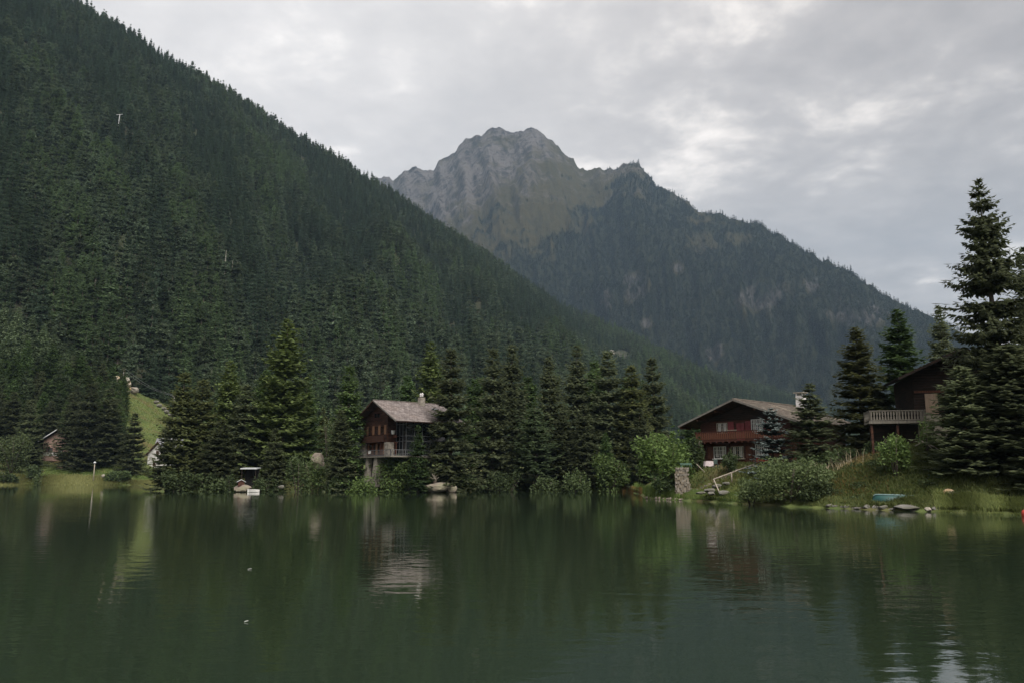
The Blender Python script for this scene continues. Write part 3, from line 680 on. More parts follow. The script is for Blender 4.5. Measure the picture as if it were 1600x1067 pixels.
# (species, object name, top pixel x, y, depth, crown radius in metres, label)
TREES = [
    # right bank
    ('tall_spruce', 'spruce_tree', 1535, 279, 70, 6.4, 'tallest dark spruce standing alone against the sky on the right bank'),
    ('spruce', 'spruce_tree', 1625, 420, 74, 5.6, 'tall dark spruce behind the tallest spruce, cut off by the picture edge'),
    ('spruce', 'spruce_tree', 1572, 540, 66.5, 5.2, 'dark spruce with low boughs in front of the tallest spruce'),
    ('spruce', 'spruce_tree', 1498, 572, 67.5, 3.9, 'dark young spruce hiding the near corner of the upper chalet'),
    ('spruce', 'spruce_tree', 1622, 640, 63, 3.4, 'low dark spruce behind the red float at the water edge'),
    ('spruce', 'spruce_tree', 1466, 478, 103, 2.7, 'slim spruce with a bare tip rising behind the upper chalet roof'),
    ('larch_spruce', 'larch_tree', 1401, 484, 93, 3.5, 'green larch behind the deck railing of the upper chalet'),
    ('spruce_olive', 'spruce_tree', 1337, 512, 85, 3.4, 'olive spruce with a bare lower trunk between the two right chalets'),
    ('spruce', 'spruce_tree', 1372, 600, 84, 2.3, 'dark short spruce beside the deck of the upper chalet'),
    ('blue_spruce', 'blue_spruce_tree', 1203, 637, 87.5, 2.75, 'blue spruce with pale shoot tips in front of the red chalet'),
    ('spruce', 'spruce_tree', 1262, 597, 85, 2.9, 'narrow dark spruce covering the white chimney of the red chalet'),
    ('larch', 'larch_tree', 1132, 636, 138, 3.6, 'small green larch behind the left roof slope of the red chalet'),
    ('larch', 'larch_tree', 1082, 655, 120, 3.0, 'green larch behind the left eave of the red chalet'),
    # centre, right of the old chalet
    ('spruce', 'spruce_tree', 706, 541, 138.5, 5.0, 'broad dark spruce covering the far end of the old chalet roof'),
    ('larch_bright', 'larch_tree', 673, 533, 168, 4.6, 'bright green larch behind the chimney of the old chalet'),
    ('larch', 'larch_tree', 640, 588, 176, 4.0, 'green larch behind the roof ridge of the old chalet'),
    ('larch', 'larch_tree', 748, 590, 168, 4.0, 'green larch between the broad spruce and the twin spruces'),
    ('spruce', 'spruce_tree', 771, 539, 147, 4.6, 'left one of the twin dark spruces on the lake shore'),
    ('spruce', 'spruce_tree', 798, 538, 150, 4.8, 'right one of the twin dark spruces on the lake shore'),
    ('pine', 'pine_tree', 838, 632, 144, 4.4, 'pine with pale green boughs leaning over the water beside the twin spruces'),
    ('larch', 'larch_tree', 828, 590, 172, 4.0, 'green larch showing behind the leaning pine'),
    ('spruce', 'spruce_tree', 861, 558, 151, 4.2, 'dark pointed spruce behind the leaning pine'),
    ('spruce', 'spruce_tree', 900, 537, 157, 4.6, 'tall dark spruce in the middle of the shore group'),
    ('larch', 'larch_tree', 926, 566, 165, 4.2, 'green larch tucked behind the tall middle spruce'),
    ('spruce', 'spruce_tree', 951, 545, 153, 4.6, 'tall dark spruce in front of the pale scree on the slope'),
    ('spruce_olive', 'spruce_tree', 986, 568, 151, 4.4, 'olive spruce at the right foot of the pale scree'),
    ('spruce', 'spruce_tree', 1022, 556, 157, 4.6, 'last tall dark spruce of the shore group, behind the leafy tree'),
    ('spruce', 'spruce_tree', 880, 640, 147, 3.6, 'low dark spruce at the water below the tall middle spruce'),
    ('spruce', 'spruce_tree', 915, 630, 146, 3.6, 'low dark spruce behind the little green larch'),
    ('spruce', 'spruce_tree', 1000, 635, 140, 3.2, 'low dark spruce beside the leafy tree and the reeds'),
    ('larch', 'larch_tree', 945, 674, 143, 1.7, 'little green larch behind the rounded willow bush'),
    # around the old chalet
    ('larch_spruce', 'spruce_tree', 655, 662, 134.5, 2.0, 'young spruce in front of the glazed porch of the old chalet'),
    ('larch_spruce', 'larch_tree', 547, 567, 143.5, 4.2, 'tall green larch covering the left side of the old chalet'),
    ('spruce', 'spruce_tree', 535, 640, 141, 3.0, 'dark spruce at the foot of the tall green larch by the old chalet'),
    ('larch_bright', 'larch_tree', 448, 496, 151, 6.0, 'biggest bright green larch, highest of the left shore group'),
    ('larch', 'larch_tree', 415, 575, 157, 3.8, 'green larch behind the left side of the biggest larch'),
    ('larch', 'larch_tree', 482, 596, 158, 3.6, 'green larch behind the right side of the biggest larch'),
    ('spruce', 'spruce_tree', 432, 667, 143.5, 2.8, 'dark young spruce at the water right of the lakeside shelter'),
    ('spruce_olive', 'spruce_tree', 287, 579, 148, 4.6, 'olive spruce at the left end of the shore group'),
    ('spruce_olive', 'spruce_tree', 320, 590, 151, 4.4, 'second olive spruce from the left end of the shore group'),
    ('larch_bright', 'larch_tree', 361, 561, 155, 3.9, 'green topped larch between the olive spruces and the biggest larch'),
    ('spruce', 'spruce_tree', 386, 598, 153, 4.0, 'dark spruce directly behind the lakeside shelter'),
    ('spruce', 'spruce_tree', 345, 655, 146, 3.6, 'low dark spruce at the water left of the lakeside shelter'),
    ('spruce', 'spruce_tree', 268, 655, 146, 3.0, 'low dark spruce at the corner where the lawn shore begins'),
    # far left shore
    ('spruce', 'spruce_tree', 213, 643, 249, 5.4, 'dark spruce on the lawn beside the white house'),
    ('spruce', 'spruce_tree', 172, 606, 254, 6.4, 'big dark spruce behind the low hedge on the lawn'),
    ('spruce', 'spruce_tree', 141, 596, 250, 6.4, 'big dark spruce with bare trunk foot behind the lamp post'),
    ('spruce', 'spruce_tree', 118, 612, 254, 6.0, 'big dark spruce above the log pile'),
    ('spruce', 'spruce_tree', 52, 622, 255, 5.6, 'dark spruce standing against the left side of the pink cabin'),
    ('spruce', 'spruce_tree', 88, 600, 275, 5.4, 'dark spruce rising behind the pink cabin'),
    ('spruce', 'spruce_tree', 22, 612, 258, 6.0, 'dark spruce behind the grey green willow at the left edge'),
    ('spruce', 'spruce_tree', -8, 630, 252, 5.6, 'dark spruce cut off by the left picture edge behind the willow'),
    ('larch', 'larch_tree', 8, 562, 292, 5.4, 'green larch on the knoll at the left picture edge'),
    ('larch', 'larch_tree', 42, 575, 288, 5.0, 'green larch on the knoll above the willow'),
    ('larch', 'larch_tree', 64, 570, 292, 5.0, 'green larch on the knoll straight above the pink cabin'),
    ('larch', 'larch_tree', 92, 571, 287, 5.0, 'green larch on the knoll between the pink cabin and the pointed larch'),
    ('larch_bright', 'larch_tree', 138, 577, 283, 4.2, 'bright pointed larch on the knoll left of the tan rocks'),
    ('larch', 'larch_tree', 24, 590, 280, 4.6, 'shorter green larch in front of the knoll larches near the left edge'),
    ('larch', 'larch_tree', 112, 592, 280, 4.6, 'shorter green larch left of the bright pointed larch'),
    ('pine', 'pine_tree', 178, 640, 268, 4.6, 'pine at the left foot of the sloping meadow'),
    ('pine', 'pine_tree', 196, 668, 258, 3.4, 'small pine between the sloping meadow and the white house'),
    ('spruce', 'spruce_tree', 193, 622, 285, 1.9, 'little dark spruce on the edge of the sloping meadow'),
]
for sp, nm, px, py, D, rad, lab in TREES:
    g = onG(px, D)
    top = P(px, py, D)
    zb = max(g.z, 0.1)
    place_tree(nm, lab, sp, (top.x, D, zb - 0.1), top.z - zb + 0.1, rad * (1.12 if D > 200 else 1.25 if D > 80 else 1.02) * random.uniform(.9, 1.1), lean=0.02)
for k, (px, py, D) in enumerate(((8, 474, 316), (30, 480, 318), (52, 494, 314), (70, 508, 316), (86, 522, 313), (101, 534, 315), (116, 548, 312), (18, 508, 308), (44, 524, 307), (72, 542, 306), (100, 562, 306), (-15, 492, 312), (2, 535, 304), (60, 556, 302))):
    x = P(px, py, D).x; zb = max(Z1(x, D), 30.0)
    place_tree('pine_tree', 'pale grey green pine in the pale stand above the left shore', 'pale_pine', (x, D, zb - 6), P(px, py, D).z - zb + 6, 4.6, group='pale pines above the left shore')

KR = random.Random(77)
for k in range(26):
    px = KR.uniform(262, 540) if k % 2 else KR.uniform(725, 1045); D = KR.uniform(158, 192)
    sp = KR.choice(('larch', 'spruce_olive', 'larch_spruce', 'pine', 'larch', 'spruce'))
    g = onG(px, D); hgt = P(px, KR.uniform(585, 648), D).z - g.z
    place_tree({'larch': 'larch_tree', 'larch_spruce': 'larch_tree', 'spruce': 'spruce_tree', 'spruce_olive': 'spruce_tree', 'pine': 'pine_tree'}[sp], {'larch': 'green larch', 'larch_spruce': 'dense green larch', 'spruce': 'dark spruce', 'spruce_olive': 'olive spruce', 'pine': 'round topped pine'}[sp] + ' filling the gaps behind the tall shore trees', sp, (g.x, D, g.z - .3), hgt, hgt * KR.uniform(.17, .24), group='wood behind the tall shore trees', lean=.03)
for k in range(190):
    px, D = (KR.uniform(-190, 0) if k % 4 == 0 else KR.uniform(0, 186)), (KR.uniform(258, 290) if k % 3 else KR.uniform(286, 326))
    if (px > 150 and D > 300) or (px < 135 and D > 290): continue
    g = onG(px, D); hgt = KR.uniform(11, 19)
    if PX(np.array([g]))[1][0] > 716 or lake_dist(np.array([g.x]), np.array([D]))[0] < 6: continue
    sp = KR.choice(('larch', 'larch', 'spruce', 'larch_spruce', 'pine'))
    place_tree({'larch': 'larch_tree', 'larch_spruce': 'larch_tree', 'spruce': 'spruce_tree', 'pine': 'pine_tree'}[sp], {'larch': 'green larch', 'larch_spruce': 'dense green larch', 'spruce': 'dark spruce', 'pine': 'round topped pine'}[sp] + ' in the crowded wood on the knoll above the left shore', sp, (g.x, D, g.z - .3), hgt, hgt * KR.uniform(.19, .27), group='wood on the left knoll')

# the wooded hillside
def sample_surface(S, n, t_max, keep, ij=False):
    A, B_, C_, D_ = S[:-1, :t_max], S[1:, :t_max], S[1:, 1:t_max + 1], S[:-1, 1:t_max + 1]
    ar = np.linalg.norm(np.cross(C_ - A, D_ - B_), axis=-1)
    px, py = PX((A + C_) / 2)
    w = ar * keep(px, py)
    w = (w / w.sum()).ravel()
    pick = rng.choice(w.size, n, p=w)
    i, j = np.unravel_index(pick, ar.shape)
    u, v = rng.random(n)[:, None], rng.random(n)[:, None]
    out = A[i, j] * (1 - u) * (1 - v) + B_[i, j] * u * (1 - v) + C_[i, j] * u * v + D_[i, j] * (1 - u) * v
    return (out, i + u[:, 0], j + v[:, 0]) if ij else out


def in_frame(px, py): return ((px > -760) & (px < 1560) & (py > -320) & (py < 760)).astype(float)


HP, h_i, h_j = sample_surface(HILL, 52000, 84, in_frame, True)
band = np.array([mn.fractal(Vector((np.interp(a, np.arange(len(hx)), hx) / 95 + b / 84 * 1.5, b / 84 * 2.2, 8.8)), 0.8, 2.0, 4) for a, b in zip(h_i, h_j)])
hpx, hpy = PX(HP)
# clearings: the meadow with its tan rocks, the pale scree, the lift line
keep = np.ones(len(HP), bool)
for cx_, cy_, rx, ry in ((966, 562, 22, 14), (1010, 590, 10, 5)):
    keep &= ((hpx - cx_) / rx) ** 2 + ((hpy - cy_) / ry) ** 2 > 1
nz = np.array([mn.fractal(Vector((a / 120, b / 120, c / 120)), 0.8, 2.0, 3) for a, b, c in HP])
keep &= (nz > -1.3)
HP, hpx, hpy, nz, band = HP[keep], hpx[keep], hpy[keep], nz[keep], band[keep]
pale = np.clip(1 - np.hypot((hpx - 20) / 130, (hpy - 500) / 90), 0, 1)
nH = len(HP)
far_ = np.clip((HP[:, 1] - 700) / 500, 0, 1)
hh = rng.triangular(8, 18, 30, nH) * (1 + 0.16 * np.clip(nz + band, -1, 1)) * (1 + .12 * far_); hr = hh * rng.uniform(0.15, 0.23, nH) * (1 - .2 * far_)
species_r = rng.random(nH) * .6 + .14 + nz * 0.4 + band * 0.85 + pale * .5
kinds = np.where(species_r < 0.42, 0, np.where(species_r < 0.82, 1, 2))    # spruce, pine, larch
size = hh / HP[:, 1] * ((hpx > -30) & (hpx < 1630) & (hpy > -20))
order = np.argsort(-size)
NIND = 225
NAMES = (('f_spruce', 'spruce_tree'), ('f_pine', 'pine_tree'), ('f_larch', 'larch_tree'))


def zone(px, py):
    if px < 240: return 'low on the wooded slope above the meadow'
    if px < 430: return 'low on the slope behind the olive spruces'
    if px < 620: return 'low on the slope behind the biggest larch'
    if px < 800: return 'low on the slope above the old chalet'
    return 'low on the slope behind the tall shore spruces'


for k in order[:NIND]:
    sp, nm = NAMES[kinds[k]]
    what = ('dark conical spruce', 'round topped grey green pine', 'lighter green larch')[kinds[k]]
    place_tree(nm, what + ' ' + zone(hpx[k], hpy[k]), sp, (HP[k, 0], HP[k, 1], HP[k, 2] - 0.5), hh[k], hr[k], group=('spruces', 'pines', 'larches')[kinds[k]] + ' ' + zone(hpx[k], hpy[k]), lean=0.03)


def scatter(name, pts, scl_, rot, idx, meshes, label):
    """one object that carries a whole wood as instances on its points"""
    pc = bpy.data.collections.new(name + '_kinds')
    for i, ms in enumerate(meshes):
        o = bpy.data.objects.new('wood_%02d' % i, ms); pc.objects.link(o)
    me = bpy.data.meshes.new(name); me.vertices.add(len(pts)); me.vertices.foreach_set('co', np.asarray(pts, np.float32).ravel())
    a = me.attributes.new('sc', 'FLOAT_VECTOR', 'POINT'); a.data.foreach_set('vector', np.asarray(scl_, np.float32).ravel())
    a = me.attributes.new('rot', 'FLOAT_VECTOR', 'POINT'); a.data.foreach_set('vector', np.asarray(rot, np.float32).ravel())
    a = me.attributes.new('pick', 'INT', 'POINT'); a.data.foreach_set('value', np.asarray(idx, np.int32))
    me.update()
    o = link(name, me)
    ng = bpy.data.node_groups.new(name, 'GeometryNodeTree')
    ng.interface.new_socket('Geometry', in_out='INPUT', socket_type='NodeSocketGeometry')
    ng.interface.new_socket('Geometry', in_out='OUTPUT', socket_type='NodeSocketGeometry')
    n = ng.nodes; l = ng.links
    gi, go = n.new('NodeGroupInput'), n.new('NodeGroupOutput')
    ci = n.new('GeometryNodeCollectionInfo'); ci.inputs['Collection'].default_value = pc
    ci.inputs['Separate Children'].default_value = True; ci.inputs['Reset Children'].default_value = True
    ip = n.new('GeometryNodeInstanceOnPoints'); ip.inputs['Pick Instance'].default_value = True
    l.new(gi.outputs[0], ip.inputs['Points']); l.new(ci.outputs[0], ip.inputs['Instance'])
    for nm_, tp, sock in (('sc', 'FLOAT_VECTOR', 'Scale'), ('rot', 'FLOAT_VECTOR', 'Rotation'), ('pick', 'INT', 'Instance Index')):
        na = n.new('GeometryNodeInputNamedAttribute'); na.data_type = tp; na.inputs['Name'].default_value = nm_
        l.new(na.outputs['Attribute'], ip.inputs[sock])
    l.new(ip.outputs[0], go.inputs[0])
    md = o.modifiers.new('wood', 'NODES'); md.node_group = ng
    return tag(o, label, kind='stuff')


def whole(sp, v):
    cme, tme, H0, R0 = PROTO[sp][v]
    import bmesh
    bm = bmesh.new(); bm.from_mesh(cme)
    k = len(bm.faces)
    bm.from_mesh(tme)
    bm.faces.ensure_lookup_table()
    for f in bm.faces[k:]: f.material_index = 1
    me = bpy.data.meshes.new('wood_tree'); bm.to_mesh(me); bm.free()
    me.materials.append(cme.materials[0]); me.materials.append(MT['bark'])
    return me, H0, R0


rest = order[NIND:]
protos = [whole('f_spruce', 0), whole('f_spruce', 1), whole('f_spruce', 2), whole('f_pine', 0), whole('f_pine', 1), whole('f_larch', 0), whole('f_larch', 1)]
pick = np.where(kinds[rest] == 0, rng.integers(0, 3, len(rest)), np.where(kinds[rest] == 1, rng.integers(3, 5, len(rest)), rng.integers(5, 7, len(rest))))
H0s = np.array([p[1] for p in protos]); R0s = np.array([p[2] for p in protos])
sc_ = np.stack([hr[rest] / R0s[pick], hr[rest] / R0s[pick], hh[rest] / H0s[pick]], -1)
rt_ = np.stack([rng.uniform(-.04, .04, len(rest)), rng.uniform(-.04, .04, len(rest)), rng.uniform(0, 6.28, len(rest))], -1)
scatter('hillside_forest', HP[rest] - np.array([0, 0, 0.5]), sc_, rt_, pick, [p[0] for p in protos], 'dense conifer forest covering the steep mountainside at left')

FPt = sample_surface(MTN, 60000, 130, lambda px, py: ((px > 540) & (px < 1640) & (py > 180) & (py < 700)).astype(float))
fpx, fpy = PX(FPt)
dens = far_wood(fpx, fpy, FPt[:, 0], FPt[:, 1], FPt[:, 2])
kp = rng.random(len(FPt)) < dens ** 1.6
FPt = FPt[kp]; nF = len(FPt)
fh = rng.uniform(11, 22, nF); fr = fh * rng.uniform(0.15, 0.21, nF)
fp = [PROTO['far'][i] for i in range(3)]
scatter('mountain_forest', FPt - np.array([0, 0, 0.5]), np.stack([fr / 3.0, fr / 3.0, fh / 18.0], -1), np.stack([np.zeros(nF), np.zeros(nF), rng.uniform(0, 6.28, nF)], -1), rng.integers(0, 3, nF), [p[0] for p in fp], 'dark conifer forest on the shoulder of the far mountain')


def on_hill(px, py):
    """place on the hillside nearest to the pixel"""
    a, b_ = PX(HILL[:, :84])
    k = np.argmin((a - px) ** 2 + (b_ - py) ** 2)
    return Vector(HILL[:, :84].reshape(-1, 3)[k])


# ---------------------------------------------------------------- broad-leaved trees and shrubs
def leaf_clumps(seed, clumps, n, size, flat=0.6):
    """leaves spread through ellipsoid clumps (cx, cy, cz, rx, ry, rz), most of them near the outside"""
    r = np.random.default_rng(seed)
    w = np.array([c[3] * c[4] * c[5] for c in clumps]) ** 0.7; w = w / w.sum()
    k = r.choice(len(clumps), n, p=w)
    C = np.array(clumps)[k]
    d = r.normal(size=(n, 3)); d /= np.linalg.norm(d, axis=1)[:, None]
    rad = r.random(n) ** 0.45 * (1 + r.normal(size=n) * 0.09)
    c = C[:, :3] + d * C[:, 3:] * rad[:, None]
    a = r.normal(size=(n, 3)); a[:, 2] *= flat; a /= np.linalg.norm(a, axis=1)[:, None]
    b_ = np.cross(a, r.normal(size=(n, 3))); b_ /= np.linalg.norm(b_, axis=1)[:, None]
    s = (size * r.uniform(0.6, 1.3, n))[:, None]
    return np.stack([c - a * s, c + b_ * s * .42, c + a * s, c - b_ * s * .42], 1)


def shrub(name, label, loc, w, h, depth, mat, n, size, seed, cat='bush', group=None, stem=True, k=9, upright=0.5):
    r = random.Random(seed)
    cl = [(0, 0, h * .45, w * .36, depth * .36, h * .42)]
    for i in range(k):
        a = r.uniform(0, 6.28); q = r.uniform(.35, .8)
        rr = r.uniform(.14, .26)
        cl.append((w * .5 * q * math.cos(a), depth * .5 * q * math.sin(a), h * r.uniform(.22, .98 - rr), w * rr, depth * rr, h * rr * 1.1))
    for i in range(10):
        a = r.uniform(0, 6.28); q = r.uniform(.1, .95); hh_ = h * r.uniform(.55, 1.0) * (1 - .35 * q)
        cl.append((w * .5 * q * math.cos(a), depth * .5 * q * math.sin(a), hh_, w * .035 + .05, depth * .035 + .05, h * r.uniform(.12, .24)))
    root = empty(name, loc, 0)
    me = quads_mesh('foliage', leaf_clumps(seed, cl, n, size), MT[mat])
    link('foliage', me, root)
    mb = MB()
    for i in range(5):
        a = r.uniform(0, 6.28); q = r.uniform(.2, .4)
        mb.tube([(0.1 * math.cos(a), .1 * math.sin(a), -.3), (w * q * .5 * math.cos(a), depth * q * .5 * math.sin(a), h * .4), (w * q * math.cos(a), depth * q * math.sin(a), h * .75)], [.05 + h * .008, .04 + h * .004, .015], 5)
    mb.build('stem', MT['bark'], root, True)
    return tag(root, label, cat, group)


def shrub_px(name, label, x0, x1, ytop, D, mat, n, size, seed, base=None, deep=0.8, **kw):
    xm = (x0 + x1) / 2
    g = onG(xm, D); zb = g.z if base is None else base
    w = (x1 - x0) / F * D * 1.02
    h = P(xm, ytop, D).z - zb
    return shrub(name, label, (g.x, D, zb - .05), w, h, w * deep, mat, n, size, seed, **kw)


shrub_px('leafy_tree', 'light green leafy tree with arching branches beside the stone wall', 994, 1092, 671, 99, 'leaf', 4200, 0.26, 101, cat='tree', k=14)
shrub_px('leafy_tree', 'small leafy tree in front of the deck of the upper chalet', 1374, 1428, 662, 70.5, 'leaf', 1500, 0.17, 102, cat='tree', k=10)
shrub_px('willow_tree', 'grey green willow tree on the shore at the left picture edge', -12, 46, 670, 242, 'willow', 3200, 0.42, 103, cat='tree', k=12)
shrub_px('birch_tree', 'slender pale green birch between the biggest larch and the old chalet', 501, 523, 638, 157, 'willow', 1300, 0.26, 104, cat='tree', k=8)
shrub_px('willow_bush', 'largest grey green willow bush hanging over the water below the red chalet', 1174, 1288, 712, 74.8, 'willow', 9500, 0.14, 105, deep=.7, k=16, base=0.1)
shrub_px('willow_bush', 'lower bush at the right side of the largest willow bush', 1238, 1312, 744, 73.6, 'dark_leaf', 2600, 0.16, 106, deep=.7, base=.15)
shrub_px('willow_bush', 'lower bush at the left side of the largest willow bush', 1148, 1196, 744, 78.4, 'willow', 1800, 0.16, 107, deep=.7, base=.15)
shrub_px('willow_bush', 'rounded light green willow bush at the water left of the reeds', 922, 984, 704, 139, 'leaf', 2600, 0.28, 108, k=8)
shrub_px('shrub', 'bright green shrub in front of the stone pillars of the old chalet', 590, 678, 709, 137.5, 'leaf', 4200, 0.26, 109, k=12, deep=.5)
shrub_px('shrub', 'low green shrub at the water below the left corner of the old chalet', 540, 600, 742, 137.2, 'leaf', 1900, 0.24, 110, deep=.5)
shrub_px('shrub', 'green shrub under the boulder between the larches', 472, 514, 706, 143.5, 'leaf', 1400, 0.24, 111, deep=.6)
shrub_px('shrub', 'feathery dark shrub at the water right of the young spruce', 446, 490, 697, 142, 'dark_leaf', 2200, 0.26, 112, deep=.6)
shrub_px('shrub', 'low dark shrub by the pinkish boulder at the lake', 706, 752, 736, 138, 'dark_leaf', 1600, 0.24, 113, deep=.5)
shrub_px('shrub', 'low dark shrub at the water under the twin spruces', 756, 818, 732, 139, 'dark_leaf', 2000, 0.25, 114, deep=.5)
shrub_px('shrub', 'low dark shrub at the water under the leaning pine', 822, 880, 738, 139, 'dark_leaf', 2000, 0.25, 115, deep=.5)
shrub_px('shrub', 'spiky dark shrub at the water left of the rounded willow', 876, 932, 728, 138.5, 'dark_leaf', 2000, 0.25, 116, deep=.5)
shrub_px('shrub', 'dark green shrub at the left foot of the stone wall', 1016, 1054, 735, 97.5, 'dark_leaf', 1500, 0.2, 117)
shrub_px('shrub', 'dark green shrub before the lower windows of the red chalet', 1128, 1156, 704, 92.4, 'dark_leaf', 1000, 0.15, 118)
shrub_px('shrub', 'dark shrub under the left eave of the red chalet', 1078, 1102, 672, 99, 'dark_leaf', 1800, 0.2, 119)
shrub_px('shrub', 'green shrub right of the bare spruce trunk', 1352, 1386, 684, 79, 'dark_leaf', 1200, 0.17, 120)
shrub_px('shrub', 'grey green shrub above the bleached stalks', 1284, 1346, 696, 82, 'dark_leaf', 2000, 0.18, 121)
shrub_px('shrub', 'dark shrub behind the bleached stalks', 1240, 1300, 706, 83.5, 'dark_leaf', 1700, 0.18, 122)
shrub_px('shrub', 'small shrub beneath the right end of the deck', 1432, 1470, 648, 71.8, 'leaf', 700, 0.15, 123)
shrub_px('hedge', 'low dark hedge on the lawn between the lamp post and the white house', 164, 206, 733, 243, 'dark_leaf', 1500, 0.4, 124, deep=.4, cat='hedge')
shrub_px('shrub', 'dark shrub beside the willow on the left lawn', 40, 66, 723, 241, 'dark_leaf', 1200, 0.4, 125, deep=.6)
shrub_px('shrub', 'small pale shrub on the left lawn edge', 52, 68, 739, 236.5, 'willow', 500, 0.3, 126, deep=.6)
shrub_px('shrub', 'low shrub at the far left edge of the shore', -10, 28, 735, 237, 'dark_leaf', 1200, 0.35, 127, deep=.5)
shrub_px('shrub', 'pale green shrub left of the white house', 188, 206, 690, 262, 'leaf', 800, 0.35, 128, deep=.6)
shrub_px('shrub', 'low dark shrub at the water left of the pale landing', 300, 362, 735, 143, 'dark_leaf', 2000, 0.26, 129, deep=.4)
shrub_px('shrub', 'low dark shrub on the corner of the lawn shore', 250, 302, 728, 143.5, 'dark_leaf', 2000, 0.28, 130, deep=.4)
shrub_px('shrub', 'low dark shrub growing over the left post of the lakeside shelter', 352, 374, 736, 139.5, 'dark_leaf', 1200, 0.2, 133, deep=.5)
shrub_px('shrub', 'dark shrub growing over the right post of the lakeside shelter', 394, 416, 741, 140, 'dark_leaf', 1200, 0.2, 134, deep=.5)
shrub_px('shrub', 'low shrub at the water right of the lakeside shelter', 404, 446, 742, 141.5, 'dark_leaf', 1300, 0.22, 131, deep=.4)
shrub_px('shrub', 'low shrub at the water below the tall green larch', 505, 545, 736, 139.5, 'dark_leaf', 1400, 0.24, 132, deep=.4)

# ---------------------------------------------------------------- grasses
def blades(name, pts, h0, h1, w, lean, mat, label, seed, kind='stuff'):
    r = np.random.default_rng(seed); pts = np.asarray(pts); n = len(pts)
    a = r.uniform(0, 6.28, n); h = r.uniform(h0, h1, n); lz = r.uniform(0, lean, n); b_ = r.uniform(0, 6.28, n)
    sd = np.stack([np.cos(a), np.sin(a), 0 * a], -1) * (w * r.uniform(.6, 1.3, n))[:, None]
    tp = pts + np.stack([np.cos(b_) * h * lz, np.sin(b_) * h * lz, h * (1 - lz * lz * .4)], -1)
    md = pts + np.stack([np.cos(b_) * h * lz * .3, np.sin(b_) * h * lz * .3, h * .55], -1)
    V = np.stack([pts - sd, pts + sd, md + sd * .8, tp, md - sd * .8], 1)
    return tag(link(name, quads_mesh(name, V, MT[mat])), label, kind=kind)


def shore_points(x0, x1, n, inner, outer, seed):
    """places along the shore between two pixel columns, from outer (in the water, negative) to inner metres on land"""
    r = np.random.default_rng(seed)
    sp = np.array(shore_px); pr = r.uniform(x0, x1, n)
    py = np.interp(pr, sp[:, 0], sp[:, 1])
    g = np.array([tuple(G(a, b_)) for a, b_ in zip(pr, py)])
    off = r.uniform(outer, inner, n)
    g[:, 1] += off
    g[:, 0] += g[:, 0] / np.maximum(g[:, 1], 1) * off
    g[:, 2] = np.maximum(ZG(g[:, 0], g[:, 1]), -.1) - .03
    return g


def area_points(poly_px, n, seed):
    """random places on the ground inside a patch of corners (pixel column, depth)"""
    r = np.random.default_rng(seed)
    c = np.array([(P(a, 742, d).x, d) for a, d in poly_px])
    lo, hi = c.min(0), c.max(0)
    q = r.uniform(lo, hi, (n * 3, 2))
    ins = np.zeros(len(q), bool)
    for i in range(len(c)):
        ax, ay = c[i]; bx, by = c[(i + 1) % len(c)]
        cr = (ay > q[:, 1]) != (by > q[:, 1])
        ins ^= cr & (q[:, 0] < (bx - ax) * (q[:, 1] - ay) / (by - ay + 1e-9) + ax)
    q = q[ins][:n] + r.normal(size=(len(q[ins][:n]), 2)) * 0.9
    q = q[lake_dist(q[:, 0], q[:, 1]) > 0.2]
    return np.stack([q[:, 0], q[:, 1], ZG(q[:, 0], q[:, 1]) - .03], -1)


blades('reeds', shore_points(-40, 246, 9000, 4.0, -1.0, 1), .5, 1.2, .09, .5, 'reed', 'pale yellow green reeds along the left lawn shore', 1)
blades('reeds', shore_points(985, 1062, 2600, 9.0, -0.3, 2), .5, 1.5, .05, .4, 'grass', 'tall green reeds at the water beside the stone wall', 2)
blades('reeds', shore_points(972, 1004, 700, 1.0, -0.8, 3), .4, 1.0, .05, .3, 'orange_grass', 'rusty orange reed stems standing in the water', 3)
blades('shore_grass', shore_points(1008, 1160, 4500, 3.0, -0.2, 4), .25, .6, .035, .6, 'grass', 'green grass fringe on the point below the red chalet', 4)
blades('shore_grass', shore_points(1462, 1640, 6000, 2.2, -0.3, 5), .3, .8, .03, .6, 'grass_olive', 'long grass hanging over the water below the tallest spruce', 5)
blades('shore_grass', shore_points(1150, 1475, 6000, 1.6, -0.15, 16), .15, .5, .035, .7, 'grass_olive', 'grass fringe between the stones along the right shore', 16)
for k, (px, D) in enumerate(((1690, 82), (1745, 76), (1800, 90), (1860, 80), (1720, 104), (1640, 96), (1580, 112), (1930, 96), (1500, 126), (1420, 132))):
    g = onG(px, D); hgt = KR.uniform(15, 26) if px > 1600 else KR.uniform(9, 12)
    place_tree('spruce_tree', 'spruce in the wood behind the tall spruces of the right bank', ('spruce', 'spruce_olive', 'spruce')[k % 3], (g.x, D, g.z - .3), hgt, hgt * KR.uniform(.17, .22), group='wood behind the right bank', lean=.02)
blades('bank_grass', area_points([(1290, 74), (1360, 67), (1500, 64.5), (1640, 62), (1640, 70), (1470, 74), (1370, 76), (1310, 80)], 26000, 6), .2, .55, .035, .9, 'grass_olive', 'rough olive grass on the steep right bank', 6)
blades('bank_grass', area_points([(1072, 88.6), (1160, 80), (1175, 90), (1150, 92), (1075, 93.6)], 9000, 7), .15, .5, .03, .9, 'grass_olive', 'rough grass on the slope below the red chalet', 7)
blades('bank_grass', area_points([(1300, 71), (1480, 65), (1480, 68.5), (1300, 75)], 9000, 8), .12, .35, .03, .9, 'grass', 'short green grass round the upturned boat', 8)
_r = np.random.default_rng(60)
_q = np.stack([_r.uniform(14, 60, 90000), _r.uniform(58, 104, 90000)], -1)
_q = _q[lake_dist(_q[:, 0], _q[:, 1]) > .15]
